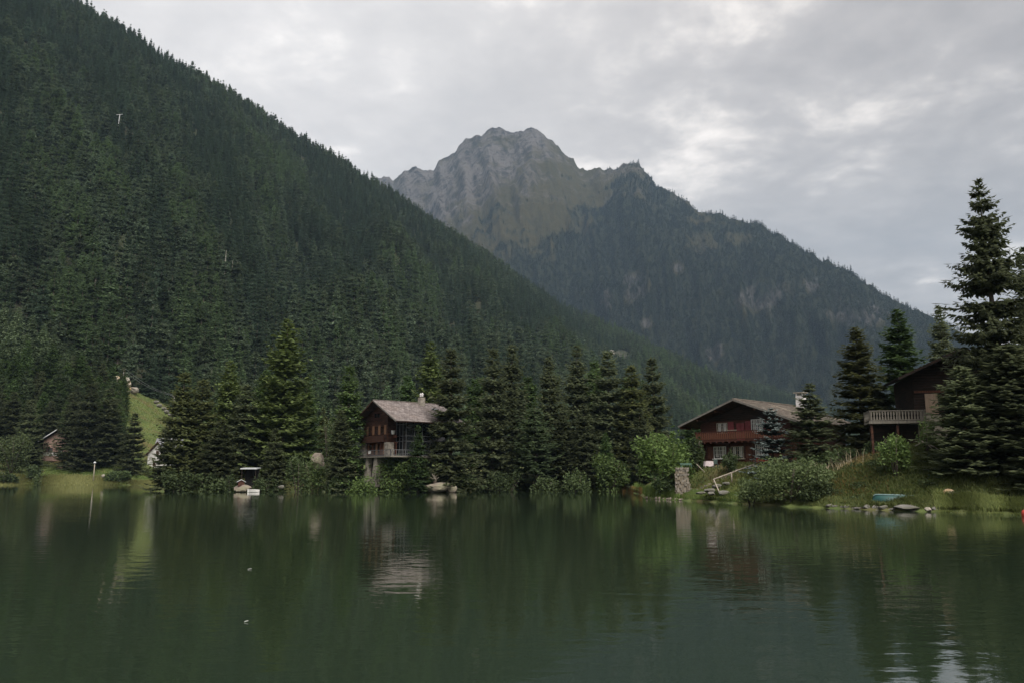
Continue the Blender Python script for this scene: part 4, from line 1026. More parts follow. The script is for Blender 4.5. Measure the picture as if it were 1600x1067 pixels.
_n = np.array([mn.noise((a * .5, b * .5, 4.0)) for a, b in _q]); _q = _q[_n > -.15]
blades('bank_grass', np.stack([_q[:, 0], _q[:, 1], ZG(_q[:, 0], _q[:, 1]) - .03], -1), .12, .45, .035, .9, 'grass_olive', 'patchy rough grass all over the right bank', 61)
blades('dry_grass', area_points([(1298, 72.5), (1368, 69.2), (1372, 71.5), (1305, 76)], 1000, 9), .15, .5, .035, .9, 'orange_grass', 'orange dry grass patch left of the upturned boat', 9)
blades('dry_grass', area_points([(1318, 77), (1362, 75), (1366, 80), (1322, 82)], 800, 10), .25, .8, .035, .8, 'dry_grass', 'tawny dry grass beside the bleached stalks', 10)
blades('dry_grass', area_points([(1072, 92.5), (1145, 90.2), (1145, 92.6), (1075, 94.6)], 1600, 11), .12, .4, .03, .8, 'dry_grass', 'dry grass on top of the stone wall terrace', 11)
st = area_points([(1228, 79), (1318, 77), (1345, 81.5), (1236, 83)], 260, 12)
blades('dead_stalks', st, .9, 1.9, .022, 1.1, 'straw', 'bleached dead stalks bent over on the bank behind the willow bush', 12)
blades('lawn', area_points([(60, 237), (250, 236), (250, 256), (70, 256)], 16000, 13), .15, .4, .08, .7, 'grass', 'green lawn on the left shore', 13)
blades('meadow', area_points([(190, 262), (262, 262), (300, 330), (175, 330)], 9000, 14), .2, .5, .12, .7, 'grass_olive', 'sloping green meadow behind the white house', 14)
blades('shore_grass', shore_points(545, 1000, 3500, 2.0, -0.2, 15), .3, .9, .06, .6, 'grass_olive', 'uneven grass along the wooded middle shore', 15)


_r = random.Random(91); _cl = []
for k in range(150):
    px = _r.uniform(1015, 1500); D = _r.uniform(62, 92)
    x = P(px, 742, D).x
    d = float(lake_dist(np.array([x]), np.array([D]))[0])
    if d < 1.2 or d > 14: continue
    w_ = _r.uniform(.3, 1.0); _cl.append((x, D, Z1(x, D) + .1, w_, w_, w_ * _r.uniform(.3, .6)))
tag(link('ground_cover', quads_mesh('ground_cover', leaf_clumps(92, _cl, 9000, .11), MT['dark_leaf'])), 'low leafy plants scattered through the grass of the right bank', kind='stuff')

# ---------------------------------------------------------------- rocks
def rock_mesh(seed, mat, jag=0.25, n=4, flat=0.0):
    """one boulder about one metre across"""
    r = random.Random(seed); off = Vector((r.uniform(0, 50), r.uniform(0, 50), r.uniform(0, 50)))
    import bmesh
    bm = bmesh.new(); bmesh.ops.create_icosphere(bm, subdivisions=3, radius=0.5)
    cuts = [(Vector((r.gauss(0, 1), r.gauss(0, 1), r.gauss(0, 1))).normalized(), r.uniform(.27, .44)) for _ in range(9)]
    for v in bm.verts:
        p = v.co.copy()
        for nn, dd in cuts:
            q_ = p.dot(nn) - dd
            if q_ > 0: p -= nn * q_ * 0.85
        p += p.normalized() * mn.fractal(p * 3 + off, 0.8, 2.0, 4) * jag * 0.22
        v.co = p
    me = bpy.data.meshes.new('rock'); bm.to_mesh(me); bm.free()
    me.materials.append(MT[mat])
    return me


ROCKS = {k: [rock_mesh(s, k) for s in (1, 2, 3, 4)] for k in ('rock_grey', 'rock_pink', 'rock_tan', 'stone_pale')}


def rock(name, label, loc, dims, mat, v=0, rz=0.0, group=None, cat='rock', tilt=(0, 0)):
    o = link(name, ROCKS[mat][v % 4], None, loc)
    o.scale = [d * 1.18 for d in dims]; o.rotation_euler = (tilt[0], tilt[1], rz)
    return tag(o, label, cat, group)


def rock_px(name, label, x0, x1, y0, y1, D, mat, v=0, deep=.8, **kw):
    a, b_ = P(x0, y0, D), P(x1, y1, D)
    w, h = b_.x - a.x, a.z - b_.z
    return rock(name, label, ((a.x + b_.x) / 2, D + w * deep * .2, (a.z + b_.z) / 2), (w, w * deep, h), mat, v, **kw)


rock_px('boulder', 'broad pinkish boulder at the water in front of the old chalet', 665, 705, 752, 770, 134.5, 'rock_pink', 0)
rock_px('boulder', 'smaller brown boulder against the right side of the pinkish boulder', 696, 713, 756, 770, 135, 'rock_pink', 1)
rock_px('boulder', 'tan boulder between the biggest larch and the tall green larch', 485, 505, 708, 732, 146, 'rock_pink', 2)
rock_px('boulder', 'rusty tan boulder at the foot of the tallest spruce', 1475, 1493, 764, 779, 65.5, 'rock_tan', 3)
rock_px('landing_stone', 'pale pinkish landing stone at the water below the little hut', 366, 389, 757, 769, 138.5, 'rock_pink', 3)
rock_px('boulder', 'pale boulder half hidden among the dark shrubs right of the shelter', 434, 443, 757, 763, 139.6, 'rock_grey', 1)
rock_px('boulder', 'small white stone on the left lawn beside the hedge', 158, 163, 740, 745, 238, 'stone_pale', 1)
for k, (x0, x1, y0, y1) in enumerate(((1291, 1303, 785, 791), (1302, 1314, 786, 792), (1313, 1320, 788, 794), (1320, 1330, 787, 793), (1330, 1338, 790, 795), (1337, 1350, 789, 795), (1350, 1364, 787, 795), (1363, 1374, 788, 796),
                                      (1374, 1390, 787, 795), (1388, 1404, 791, 797), (1402, 1444, 787, 795), (1408, 1424, 793, 799), (1424, 1438, 793, 800), (1438, 1446, 794, 799), (1456, 1471, 790, 797), (1300, 1310, 791, 796), (1366, 1380, 793, 798))):
    sp = np.array(shore_px); D = G((x0 + x1) / 2, np.interp((x0 + x1) / 2, sp[:, 0], sp[:, 1])).y + 0.15
    big = k == 10
    rock_px('shore_stone', 'longest flat grey slab at the water below the upturned boat' if big else 'grey shore stone in the row at the water below the right bank', x0, x1, y0 + 1.2, y1 + 1.8, D, 'rock_grey', k, deep=.9, rz=0 if big else random.uniform(-.3, .3), group=None if big else 'shore stones below the right bank')
rock_px('shore_stone', 'pale rounded stone at the right end of the shore stones', 1445, 1457, 792, 799, 63.6, 'stone_pale', 2)
for k, (x0, x1, y0, y1, D, lab) in enumerate(((1088, 1102, 767, 772, 87.6, 'pale slab lowest of the steps below the red chalet'), (1102, 1117, 762, 769, 88, 'pale slab at the foot of the leaning rail'),
                                              (1106, 1118, 768, 773, 87.0, 'square pale block beside the lowest slab'), (1124, 1140, 766, 773, 86.3, 'grey slab half under the largest willow bush'), (1113, 1127, 755, 763, 88.4, 'sloping slab behind the leaning rail post'),
                                              (1130, 1140, 752, 757, 88.8, 'upper slab of the steps beneath the handrail'))):
    rock_px('stone_slab', lab, x0, x1, y0, y1, D, 'rock_grey', k, deep=1.0)
for k in range(9):
    px = 1014 + k * 6.2 + random.uniform(-1.5, 1.5); g = G(px, np.interp(px, [q[0] for q in shore_px], [q[1] for q in shore_px]))
    rock('shore_stone', 'small brown stone at the water edge of the grassy point', (g.x, g.y + .2, .08), (random.uniform(.3, .6), .5, random.uniform(.25, .45)), 'rock_pink', k, random.uniform(0, 3), group='stones at the edge of the grassy point')
# tan rocks at the top of the meadow, the pale scree on the slope
for k in range(14):
    px, py = random.uniform(176, 214), random.uniform(590, 614); g = P(px, py, 321)
    zb = Z1(g.x, 321)
    rock('meadow_rock', 'tan rock in the rubble at the top of the sloping meadow', (g.x, 321 - (614 - py) * .2, min(g.z, zb + 6)), (random.uniform(1.4, 3.4), 2.5, random.uniform(1.2, 2.8)), ('rock_tan', 'stone_pale')[k % 3 == 0], k, random.uniform(0, 3), group='tan rocks at the top of the meadow')
for k in range(5):
    px = 236 + k * 6 + random.uniform(-2, 2); D = 308 - k * 3
    g = onG(px, D)
    rock('meadow_rock', 'grey rock along the upper edge of the sloping meadow', (g.x, D, P(px, 628 + k * 5, D).z), (1.8, 1.6, 1.4), 'rock_grey', k, k, group='grey rocks along the meadow edge')
for k in range(16):
    q_ = random.random()
    px, py = 948 + q_ * 34 + random.uniform(-5, 5), 549 + q_ * 26 + random.uniform(-5, 5); g = on_hill(px, py)
    rock('scree_rock', 'pale rock in the scree high on the slope behind the shore spruces', (g.x + random.uniform(-4, 4), g.y, g.z + 1), (random.uniform(4, 9), 6, random.uniform(3, 6)), ('rock_grey', 'stone_pale')[k % 2], k, random.uniform(0, 3), group='scree on the slope')
for px, py, H, lab in ((152, 486, 20, 'bare grey dead trunk on the slope above the meadow'), (353, 452, 26, 'bare trunk standing in the middle of the wooded slope'), (363, 456, 22, 'thinner bare trunk beside the middle bare trunk'),
                       (514, 538, 18, 'pale bare trunk on the slope above the old chalet'), (521, 540, 18, 'second pale bare trunk right of the one above the old chalet'), (968, 556, 12, 'dead snag standing at the top of the scree'), (980, 566, 12, 'dead snag standing at the right edge of the scree')):
    g = on_hill(px, py)
    r_ = empty('dead_tree', (g.x, g.y - 6, g.z - 1.5)); MB().tube([(0, 0, 0), (.1, 0, H * .5), (.25, 0, H)], [.38, .28, .06], 6).build('trunk', MT['grey_bark'], r_, True)
    mb = MB()
    for k in range(7):
        a = k * 2.4; z = H * (.45 + k * .07); mb.tube([(0.1, 0, z), (1.6 * math.cos(a), 1.6 * math.sin(a), z + .5)], [.09, .03], 4)
    mb.build('branch', MT['grey_bark'], r_, True)
    tag(r_, lab, 'dead tree')

# ---------------------------------------------------------------- houses
def wall_boards(mb, poly, y, th, course=0.24, seed=0):
    """a gable wall in the local x-z plane built of level boards, each a little proud or back; poly gives x limits by z"""
    r = random.Random(seed)
    z0 = poly(None)[0]; z1 = poly(None)[1]
    z = z0
    while z < z1 - 0.02:
        h = min(course, z1 - z)
        lo = poly(z); hi = poly(z + h - .012)
        a, b_ = max(lo[0], hi[0] - .0), min(lo[1], hi[1])
        if b_ - a > .1:
            o = r.uniform(0, .028)
            mb.prism([(lo[0], z), (lo[1], z), (hi[1], z + h - .012), (hi[0], z + h - .012)], 'y', y - o, y + th)
        z += h


def side_boards(mb, x, y0, y1, z0, z1, th, course=.24, seed=0, sgn=1):
    r = random.Random(seed); z = z0
    while z < z1 - .02:
        h = min(course, z1 - z); o = r.uniform(0, .028)
        a, b_ = (x - th, x + o) if sgn > 0 else (x - o, x + th)
        mb.box(((a + b_) / 2, (y0 + y1) / 2, z + h / 2 - .006), (b_ - a, y1 - y0, h - .012))
        z += h


def roof_plane(root, name, ridge_x, ridge_z, eave_x, eave_z, y0, y1, mat, trim, th=0.16, course=.42, wide=.5, seed=0, verge=True):
    """one roof slope: deck (part) with verge boards, and its courses of shingles as a sub-part"""
    r = random.Random(seed)
    mb = MB()
    dx, dz = eave_x - ridge_x, eave_z - ridge_z; Ls = math.hypot(dx, dz); ux, uz = dx / Ls, dz / Ls
    nx, nz_ = -uz, ux
    if nz_ < 0: nx, nz_ = -nx, -nz_
    mb.prism([(ridge_x, ridge_z), (eave_x, eave_z), (eave_x - nx * th, eave_z - nz_ * th), (ridge_x, ridge_z - th / max(nz_, .3))], 'y', y0, y1)
    deck = mb.build(name, MT[trim], root)
    V = []
    k = 0
    s = 0.0
    while s < Ls - .05:
        e_ = min(s + course * 1.25, Ls + .06)
        y = y0 - .03 + (k % 2) * wide * -.5
        while y < y1 + .03:
            ya, yb = max(y + .012, y0 - .04), min(y + wide * r.uniform(.94, 1.0), y1 + .04)
            if yb - ya > .06:
                l0 = .014 + r.uniform(0, .006); l1 = .05 + r.uniform(0, .03); ee_ = e_ + r.uniform(-.04, .03)
                def pt(q, l): return (ridge_x + ux * q + nx * l, ridge_z + uz * q + nz_ * l)
                a, b_ = pt(s, l0), pt(ee_, l1); c = pt(ee_, l1 - .035)
                V += [((a[0], ya, a[1]), (b_[0], ya, b_[1]), (b_[0], yb, b_[1]), (a[0], yb, a[1])), ((b_[0], ya, b_[1]), (c[0], ya, c[1]), (c[0], yb, c[1]), (b_[0], yb, b_[1]))]
            y += wide
        s += course; k += 1
    sh = link('shingles', quads_mesh('shingles', V, MT[mat]), deck); tag(sh, kind='stuff')
    if verge:
        for y in (y0 - .05, y1 + .05):
            mb = MB()
            mb.prism([(ridge_x + nx * .06, ridge_z + nz_ * .06), (eave_x + nx * .06, eave_z + nz_ * .06), (eave_x - nx * .17, eave_z - nz_ * .17), (ridge_x - nx * .17, ridge_z - nz_ * .17)], 'y', y - .035, y + .035)
            mb.build('verge_board', MT[verge if isinstance(verge, str) else 'verge_grey'], deck)
    return deck


def window(root, x, z, w, h, y, frame='white_paint', leaves=2, rows=3, curtain=True, sill=None, name='window', depth=.16, facing='y'):
    """a window set in a wall that faces local -y (or +x)"""
    T = Matrix.Translation((x, y, z)) if facing == 'y' else Matrix.Translation((y, x, z)) @ Matrix.Rotation(math.pi / 2, 4, 'Z')
    def B(nm, mb, mat, par):
        me = mb.mesh(nm, MT[mat]); me.transform(T); return link(nm, me, par)
    mb = MB(); t = .07
    for sx_ in (-1, 1): mb.box((sx_ * (w / 2 - t / 2), -.06, 0), (t, .12, h))
    for sz in (-1, 1): mb.box((0, -.06, sz * (h / 2 - t / 2)), (w - 2 * t, .118, t))
    fr = B(name, mb, frame, root)
    mb = MB(); mb.box((0, -.015, 0), (w - 2 * t, .012, h - 2 * t)); B('pane', mb, 'glass', fr)
    mb = MB()
    for k in range(1, leaves):
        mb.box((-w / 2 + w * k / leaves, -.05, 0), (.075, .06, h - 2 * t - .004))
    for k in range(1, rows):
        mb.box((0, -.04, -h / 2 + h * k / rows), (w - 2 * t - .004, .035, .035))
    B('glazing_bar', mb, frame, fr)
    if curtain:
        mb = MB()
        for k in range(leaves):
            c = -w / 2 + w * (k + .5) / leaves; ww = w / leaves * .5
            for sgn in (-1, 1):
                for q in range(3): mb.box((c + sgn * (ww * .36 + .02) - sgn * q * ww * .14, -.024 - .004 * q, .05), (ww * .15, .008, h - 2 * t - .1))
        B('curtain', mb, 'curtain', fr)
    if sill:
        mb = MB(); mb.box((0, -.13, -h / 2 - .045), (w + .3, .26, .08)); B('sill', mb, sill, fr)
    return fr


def shutter(root, x, z, w, h, y, mat, boards=3, facing='y'):
    T = Matrix.Translation((x, y, z)) if facing == 'y' else Matrix.Translation((y, x, z)) @ Matrix.Rotation(math.pi / 2, 4, 'Z')
    mb = MB()
    for k in range(boards): mb.box((-w / 2 + w * (k + .5) / boards, -.03, 0), (w / boards - .012, .05, h))
    for q in (-.32, .32): mb.box((0, -.07, q * h), (w * .94, .03, .09))
    me = mb.mesh('shutter', MT[mat]); me.transform(T)
    return link('shutter', me, root)


def railing(root, pts, zf, h, mat, step, bw, name='balcony_railing', rail_mat=None, shape='board', gap=.5):
    """posts, rails and single balusters between the points of a line, local coordinates"""
    mb = MB()
    me_b = None
    rl = None
    out = []
    for a, b_ in zip(pts[:-1], pts[1:]):
        a, b_ = Vector((*a, 0)), Vector((*b_, 0)); d = b_ - a; n = max(1, int(d.length / step)); ang = math.atan2(d.y, d.x)
        for z in (zf + .12, zf + h - .05):
            mb.beam(a + Vector((0, 0, z)), b_ + Vector((0, 0, z)), .07 if z < zf + .5 else .12, .08)
        for p in (a, b_): mb.box((p.x, p.y, zf + h / 2), (.11, .11, h + .04))
        for k in range(n):
            out.append((a + d * ((k + .5) / n), ang))
    rl = mb.build(name, MT[rail_mat or mat], root)
    if shape == 'board':
        q = MB(); q.box((0, 0, 0), (bw, .035, h - .22))
    else:   # turned or fretted board: waisted outline
        q = MB(); hh_ = (h - .22) / 2
        q.prism([(-bw * .5, -hh_), (bw * .5, -hh_), (bw * .5, -hh_ * .55), (bw * .25, -hh_ * .1), (bw * .5, hh_ * .35), (bw * .5, hh_), (-bw * .5, hh_), (-bw * .5, hh_ * .35), (-bw * .25, -hh_ * .1), (-bw * .5, -hh_ * .55)], 'y', -.018, .018)
    me_b = q.mesh('baluster', MT[mat])
    for p, ang in out:
        o = link('baluster', me_b, rl, (p.x, p.y, zf + .12 + (h - .17) / 2)); o.rotation_euler = (0, 0, ang)
    return rl


def stone_wall(mb, x0, x1, y0, y1, z0, z1, s=.32, seed=0, batter=0.0):
    """coursed rubble: separate uneven stones with recessed joints"""
    r = random.Random(seed)
    mb.box(((x0 + x1) / 2, (y0 + y1) / 2, (z0 + z1) / 2), (x1 - x0 - .1, y1 - y0 - .1, z1 - z0 - .06))
    z = z0
    while z < z1 - .05:
        h = min(s * r.uniform(.7, 1.2), z1 - z)
        for side in range(4):
            Ln = (x1 - x0) if side % 2 == 0 else (y1 - y0); p = 0
            while p < Ln - .05:
                w = min(s * r.uniform(.8, 1.9), Ln - p); o = r.uniform(.0, .09)
                c = p + w / 2
                if side == 0: mb.box((x0 + c, y0 + .06 - o / 2, z + h / 2), (w - .03, .16 + o, h - .03))
                elif side == 2: mb.box((x0 + c, y1 - .06 + o / 2, z + h / 2), (w - .03, .16 + o, h - .03))
                elif side == 1: mb.box((x1 - .06 + o / 2, y0 + c, z + h / 2), (.16 + o, w - .04, h - .03))
                else: mb.box((x0 + .06 - o / 2, y0 + c, z + h / 2), (.16 + o, w - .04, h - .03))
                p += w
        z += h


# ---- the red chalet on the right bank
a_ = R(-48)
xd, yd = Vector((math.cos(a_), math.sin(a_), 0)), Vector((-math.sin(a_), math.cos(a_), 0))
LA = P(1145, 622, 97)                    # tip of the gable
W = 12.2; OV = 2.3
org = LA + yd * OV; zb = 3.85
rd = tag(empty('red_chalet', (org.x, org.y, zb), a_), 'red brown timber chalet with a carved balcony and wide overhanging roof', 'chalet')
RX, RZ = 0.0, LA.z - zb - .1             # ridge
EL, EZL, ER, EZR = -8.15, 5.1, 8.3, 4.95
LEN = 13.4


def gab(x0, x1, z0, z1):
    def f(z):
        if z is None: return (z0, z1)
        a, b_ = x0, x1
        lz = RZ - .25
        if z > EZL: a = max(x0, EL + (RX - EL) * (z - EZL + .3) / (lz - EZL + .1))
        if z > EZR: b_ = min(x1, ER + (RX - ER) * (z - EZR + .3) / (lz - EZR + .1))
        return (a, max(b_, a))
    return f


mb = MB(); wall_boards(mb, gab(-W / 2, W / 2, 0, 3.1), 0, .3, .26, 3); side_boards(mb, W / 2, .3, LEN, 0, 5.2, .3, .26, 4)
side_boards(mb, -W / 2, .3, LEN, 0, 5.0, .3, .26, 5, -1)
mb.build('wall', MT['wood_red'], rd)
mb = MB(); wall_boards(mb, gab(-W / 2 - .25, W / 2, 3.1, 5.65), -.1, .36, .24, 6); mb.build('wall', MT['wood_red'], rd)
mb = MB(); wall_boards(mb, gab(-W / 2 - .35, W / 2 + .1, 5.65, 7.95), -.22, .5, .24, 7); mb.build('gable', MT['wood_black'], rd)
for y in (-.0,):
    mb = MB()
    for x in (-W / 2 + .12, -2.3, 1.2, W / 2 - .12): mb.box((x, -.1, 1.5), (.3, .3, 3.0))
    mb.build('post', MT['wood_dark'], rd)
roof_plane(rd, 'roof', RX, RZ, EL, EZL, -2.3, LEN + .6, 'shingle_brown', 'wood_dark', seed=1)
rr_ = roof_plane(rd, 'roof', RX, RZ, ER, EZR, -2.3, LEN + .6, 'shingle_brown', 'wood_dark', seed=2)
mb = MB(); mb.beam((RX, -2.3, RZ + .08), (RX, LEN + .6, RZ + .08), .3, .1); mb.build('ridge_cap', MT['shingle_brown'], rr_)
mb = MB()
for q in (.33, .66, .97):                # purlins carrying the overhang
    mb.beam((RX + (EL - RX) * q, -2.2, RZ + (EZL - RZ) * q - .32), (RX + (EL - RX) * q, 0.0, RZ + (EZL - RZ) * q - .32), .2, .24)
    mb.beam((RX + (ER - RX) * q, -2.2, RZ + (EZR - RZ) * q - .32), (RX + (ER - RX) * q, 0.0, RZ + (EZR - RZ) * q - .32), .2, .24)
mb.build('purlin', MT['wood_dark'], rd)
mb = MB(); mb.box((0, -.85, 3.1), (W + .3, 1.3, .16))
for k in range(14): mb.box((-W / 2 + .4 + k * .88, -.75, 2.93), (.16, 1.6, .18))
mb.build('balcony', MT['wood_red'], rd)
railing(rd, [(-W / 2 - .1, -.3), (-W / 2 - .1, -1.45), (W / 2 + .1, -1.45), (W / 2 + .1, -.3)], 3.18, 1.12, 'wood_orange', .3, .21, rail_mat='wood_red')
mb = MB(); mb.box((-.9, -1.45, 4.36), (1.3, .2, .06)); mb.build('rail_shelf', MT['wood_pale'], rd)
window(rd, -3.0, 4.75, 1.5, 1.3, -.25, 'wood_pale', 2, 3)
window(rd, 1.9, 4.85, 1.55, 1.5, -.25, 'white_paint', 2, 3)
for x, w in ((-1.75, .85), (.65, .75), (3.2, .8)): shutter(rd, x, 4.75, w, 1.4, -.25, 'plum_paint')
mb = MB(); mb.box((-.4, -.28, 4.2), (1.1, .06, 2.1)); mb.box((-.4, -.32, 4.2), (.06, .05, 1.9)); d_ = mb.build('balcony_door', MT['plum_paint'], rd)
window(rd, -3.6, 1.75, 1.75, 1.5, -.03, 'white_paint', 2, 3, sill='white_paint')
window(rd, -1.1, 1.72, 1.75, 1.5, -.03, 'wood_pale', 2, 3, sill='wood_pale')
shutter(rd, -5.0, 1.75, .8, 1.45, -.03, 'wood_orange'); shutter(rd, .45, 1.72, .8, 1.45, -.03, 'wood_orange')
mb = MB(); mb.box((2.2, -.05, .55), (1.6, .08, .95))
for k in range(5): mb.box((1.56 + k * .32, -.1, .55), (.28, .03, .85))
dr = mb.build('door', MT['red_paint'], rd)
window(rd, 2.2, 1.85, 1.6, 1.6, -.03, 'white_paint', 2, 4, name='door_light')
mb = MB(); mb.box((2.9, -.15, 1.02), (.04, .08, .14)); mb.build('handle', MT['metal_grey'], dr)
CX, CY = 1.0, 12.2
ch = MB(); ch.box((CX, CY, RZ + .15), (1.0, .9, 2.3)); ch_o = ch.build('chimney', MT['white_wall'], rd)
mb = MB()
for sx_ in (-1, 1):
    for sy in (-1, 1): mb.box((CX + sx_ * .4, CY + sy * .36, RZ + 1.46), (.16, .14, .32))
mb.build('pier', MT['white_wall'], ch_o)
mb = MB(); mb.box((CX, CY, RZ + 1.68), (1.45, 1.3, .12)); mb.build('cap', MT['stone_pale'], ch_o)
mb = MB(); mb.beam((1.2, 4.5, RZ - .38), (4.6, 4.5, RZ - 1.68), .1, .12); mb.beam((5.6, 10.6, RZ - 2.02), (5.6, 14.4, RZ - 2.02), .1, .14); mb.build('snow_guard', MT['wood_pale'], rr_)

# ---- the old dark chalet among the trees
a2_ = R(-52)
xd, yd = Vector((math.cos(a2_), math.sin(a2_), 0)), Vector((-math.sin(a2_), math.cos(a2_), 0))
OA = P(583, 624, 140); L2 = 10.8
org = OA + yd * 1.9; zb2 = P(607, 712, 140).z
oc = tag(empty('old_chalet', (org.x, org.y, zb2), a2_), 'old dark wooden chalet on stone pillars with a weathered grey shingle roof', 'chalet')
rz_ = OA.z - zb2 - .1; ez = P(620, 657, 134).z - zb2; EV = 8.2; X0, X1, X2 = -6.3, 2.1, 5.6
def gab2(z0, z1, ex=0.0):
    def f(z):
        if z is None: return (z0, z1)
        q = max((rz_ - .2 - z) * EV / (rz_ - ez), 0.0)
        return (max(X0 - ex, -q), min(X1 + ex, q))
    return f
mb = MB(); wall_boards(mb, gab2(0, 2.4), 0, .3, .26, 11); side_boards(mb, X1, .3, L2, 0, 7.0, .3, .26, 12); side_boards(mb, X0, .3, L2, 0, 6.2, .3, .26, 13, -1)
mb.build('wall', MT['wood_red'], oc)
mb = MB(); wall_boards(mb, gab2(2.4, 6.3, .12), -.14, .42, .25, 14); side_boards(mb, X1 + .12, .28, 3.0, 2.4, 7.0, .3, .25, 15); mb.build('wall', MT['wood_dark'], oc)
mb = MB(); wall_boards(mb, gab2(6.3, 9.5, .25), -.26, .5, .25, 16); mb.build('gable', MT['wood_dark'], oc)
roof_plane(oc, 'roof', 0, rz_, -EV, ez, -1.9, L2 + 1.2, 'shingle', 'wood_dark', seed=5, verge='wood_dark', course=.5)
rc = roof_plane(oc, 'roof', 0, rz_, EV, ez, -1.9, L2 + 1.2, 'shingle', 'wood_dark', seed=6, course=.5)
mb = MB(); mb.beam((0, -1.9, rz_ + .08), (0, L2 + 1.2, rz_ + .08), .34, .1); mb.build('ridge_cap', MT['shingle'], rc)
def rp2(s, l=.12):     # place on the right roof slope
    Ls = math.hypot(EV, rz_ - ez); ux, uz = EV / Ls, (ez - rz_) / Ls
    return ux * s - uz * l, rz_ + uz * s + ux * l
mb = MB(); mb.box((0.9, 7.4, rz_ + .1), (.95, .95, 1.7)); cho = mb.build('chimney', MT['stone_pale'], oc)
for dx in (-.3, .3):
    mb = MB(); mb.tube([(.9 + dx, 7.4, rz_ + 1.15), (.9 + dx, 7.4, rz_ + 1.5)], [.18, .16], 8); mb.tube([(.9 + dx, 7.4, rz_ + 1.5), (.9 + dx, 7.4, rz_ + 1.8)], [.25, .02], 8); mb.build('chimney_pot', MT['white_wall'], cho)
x_, z_ = rp2(3.2, .16); ang = math.atan2(rz_ - ez, EV)
mb = MB(); mb.box((x_, 9.0, z_), (.95, 1.0, .1), Matrix.Rotation(ang, 3, 'Y')); sk = mb.build('skylight', MT['metal_grey'], oc)
mb = MB(); mb.box((x_ + .05, 9.0, z_ + .06), (.75, .8, .03), Matrix.Rotation(ang, 3, 'Y')); mb.build('pane', MT['glass'], sk)
mb = MB()
for q in (.3, .62, .95):
    for sg in (-1, 1): mb.beam((sg * EV * q, -1.8, rz_ + (ez - rz_) * q - .3), (sg * EV * q, 0, rz_ + (ez - rz_) * q - .3), .2, .22)
mb.build('purlin', MT['wood_dark'], oc)
# upper storey openings with shutters, gable window
for x in (-3.9, -1.6, .55): window(oc, x, 4.55, 1.1, 1.3, -.17, 'wood_dark', 2, 2, curtain=False)
for x in (-4.9, -2.75, -.6, 1.5): shutter(oc, x, 4.55, .7, 1.6, -.17, 'shutter_brown', 3)
window(oc, -1.3, 7.1, 2.2, .9, -.29, 'wood_red', 2, 1, curtain=False)
mb = MB(); mb.box((-1.3, -.36, 7.65), (3.4, .1, .14)); mb.box((-1.3, -.36, 6.5), (3.4, .1, .12)); mb.build('lintel', MT['wood_red'], oc)
for k, x in enumerate((-4.6, -3.1, -1.6, -.1, 1.0)): shutter(oc, x, 1.3, .7, 1.95, -.03, 'wood_orange' if k % 2 else 'shutter_brown', 3)
for x in (-3.85, -2.35, -.85): window(oc, x, 1.35, .7, 1.5, -.03, 'wood_dark', 1, 2, curtain=False)
for x in (X0 + .3, X1 + .45):
    mb = MB(); stone_wall(mb, x - .6, x + .6, -.5, .6, 0, 2.35, .3, int(x * 10)); mb.build('stone_pillar', MT['stone_pale'], oc)
mb = MB(); mb.box(((X0 + X1) / 2, -.5, 2.55), (X1 - X0 + .2, .8, .25)); mb.box(((X0 + X1) / 2, -.85, 3.05), (X1 - X0 + .2, .08, .95)); mb.build('balcony', MT['wood_dark'], oc)
# deck on pillars round the corner, with its railing
mb = MB(); mb.box(((X0 + X2) / 2 + .3, -1.1, -.15), (X2 - X0 + 2.6, 2.3, .22)); mb.box((X2 + .4, 5.0, -.15), (2.4, 9.9, .22)); mb.box(((X1 + X2) / 2, 3.0, -.17), (X2 - X1, 6, .2)); mb.build('deck', MT['deck_grey'], oc)
railing(oc, [(X0 - .8, -2.15), (X2 + 1.5, -2.15), (X2 + 1.5, 9.8)], -.05, 1.05, 'frame_grey', .42, .05, name='deck_railing', rail_mat='frame_grey')
for x, y, q in ((-1.6, -1.5, .7), (1.4, -1.5, .95), (X2 + .8, 3.0, .4), (-5.0, -1.2, .4)):
    mb = MB(); mb.prism([(x - q * .9 - .6, -5.2), (x + q * .7 - .4, -5.2), (x + q * .5, -.28), (x - q * .5, -.28)], 'y', y - .4, y + .4); mb.build('pillar', MT['stone_pale'], oc)
mb = MB(); stone_wall(mb, X0 + .3, X1, .4, 9, -5.2, -.27, .45, 9); mb.build('basement', MT['stone'], oc)
# veranda under the wide eave at the right, glazed
mb = MB()
ys = [1.6 + k * 1.6 for k in range(6)]; xs_ = [X1 + .2 + k * (X2 - X1 - .2) / 3 for k in range(4)]
for y in ys: mb.box((X2, y, 3.0), (.09, .09, 6.0))
for x in xs_: mb.box((x, 1.6, 3.2), (.09, .088, 6.2))
for z in (.4, 2.5, 3.4, 5.4): mb.box((X2, 5.6, z), (.07, 8.0, .08)); mb.box(((X1 + X2) / 2, 1.6, z), (X2 - X1, .07, .079))
pf = mb.build('veranda_frame', MT['frame_grey'], oc)
for k in range(5):
    mb = MB(); mb.box((X2 - .02, ys[k] + .8, 3.0), (.012, 1.5, 5.9)); mb.build('pane', MT['glass'], pf)
for k in range(3):
    mb = MB(); mb.box(((xs_[k] + xs_[k + 1]) / 2, 1.62, 3.1), (xs_[1] - xs_[0] - .1, .012, 6.0)); mb.build('pane', MT['glass'], pf)
mb = MB(); mb.box((X1 + .9, .9, 3.35), (1.2, .06, .5)); mb.box((X1 + .9, .9, 2.3), (1.2, .5, .14)); mb.box((X1 + 1.4, .9, 1.2), (.12, .12, 2.2)); mb.build('shelf', MT['wood_orange'], oc)
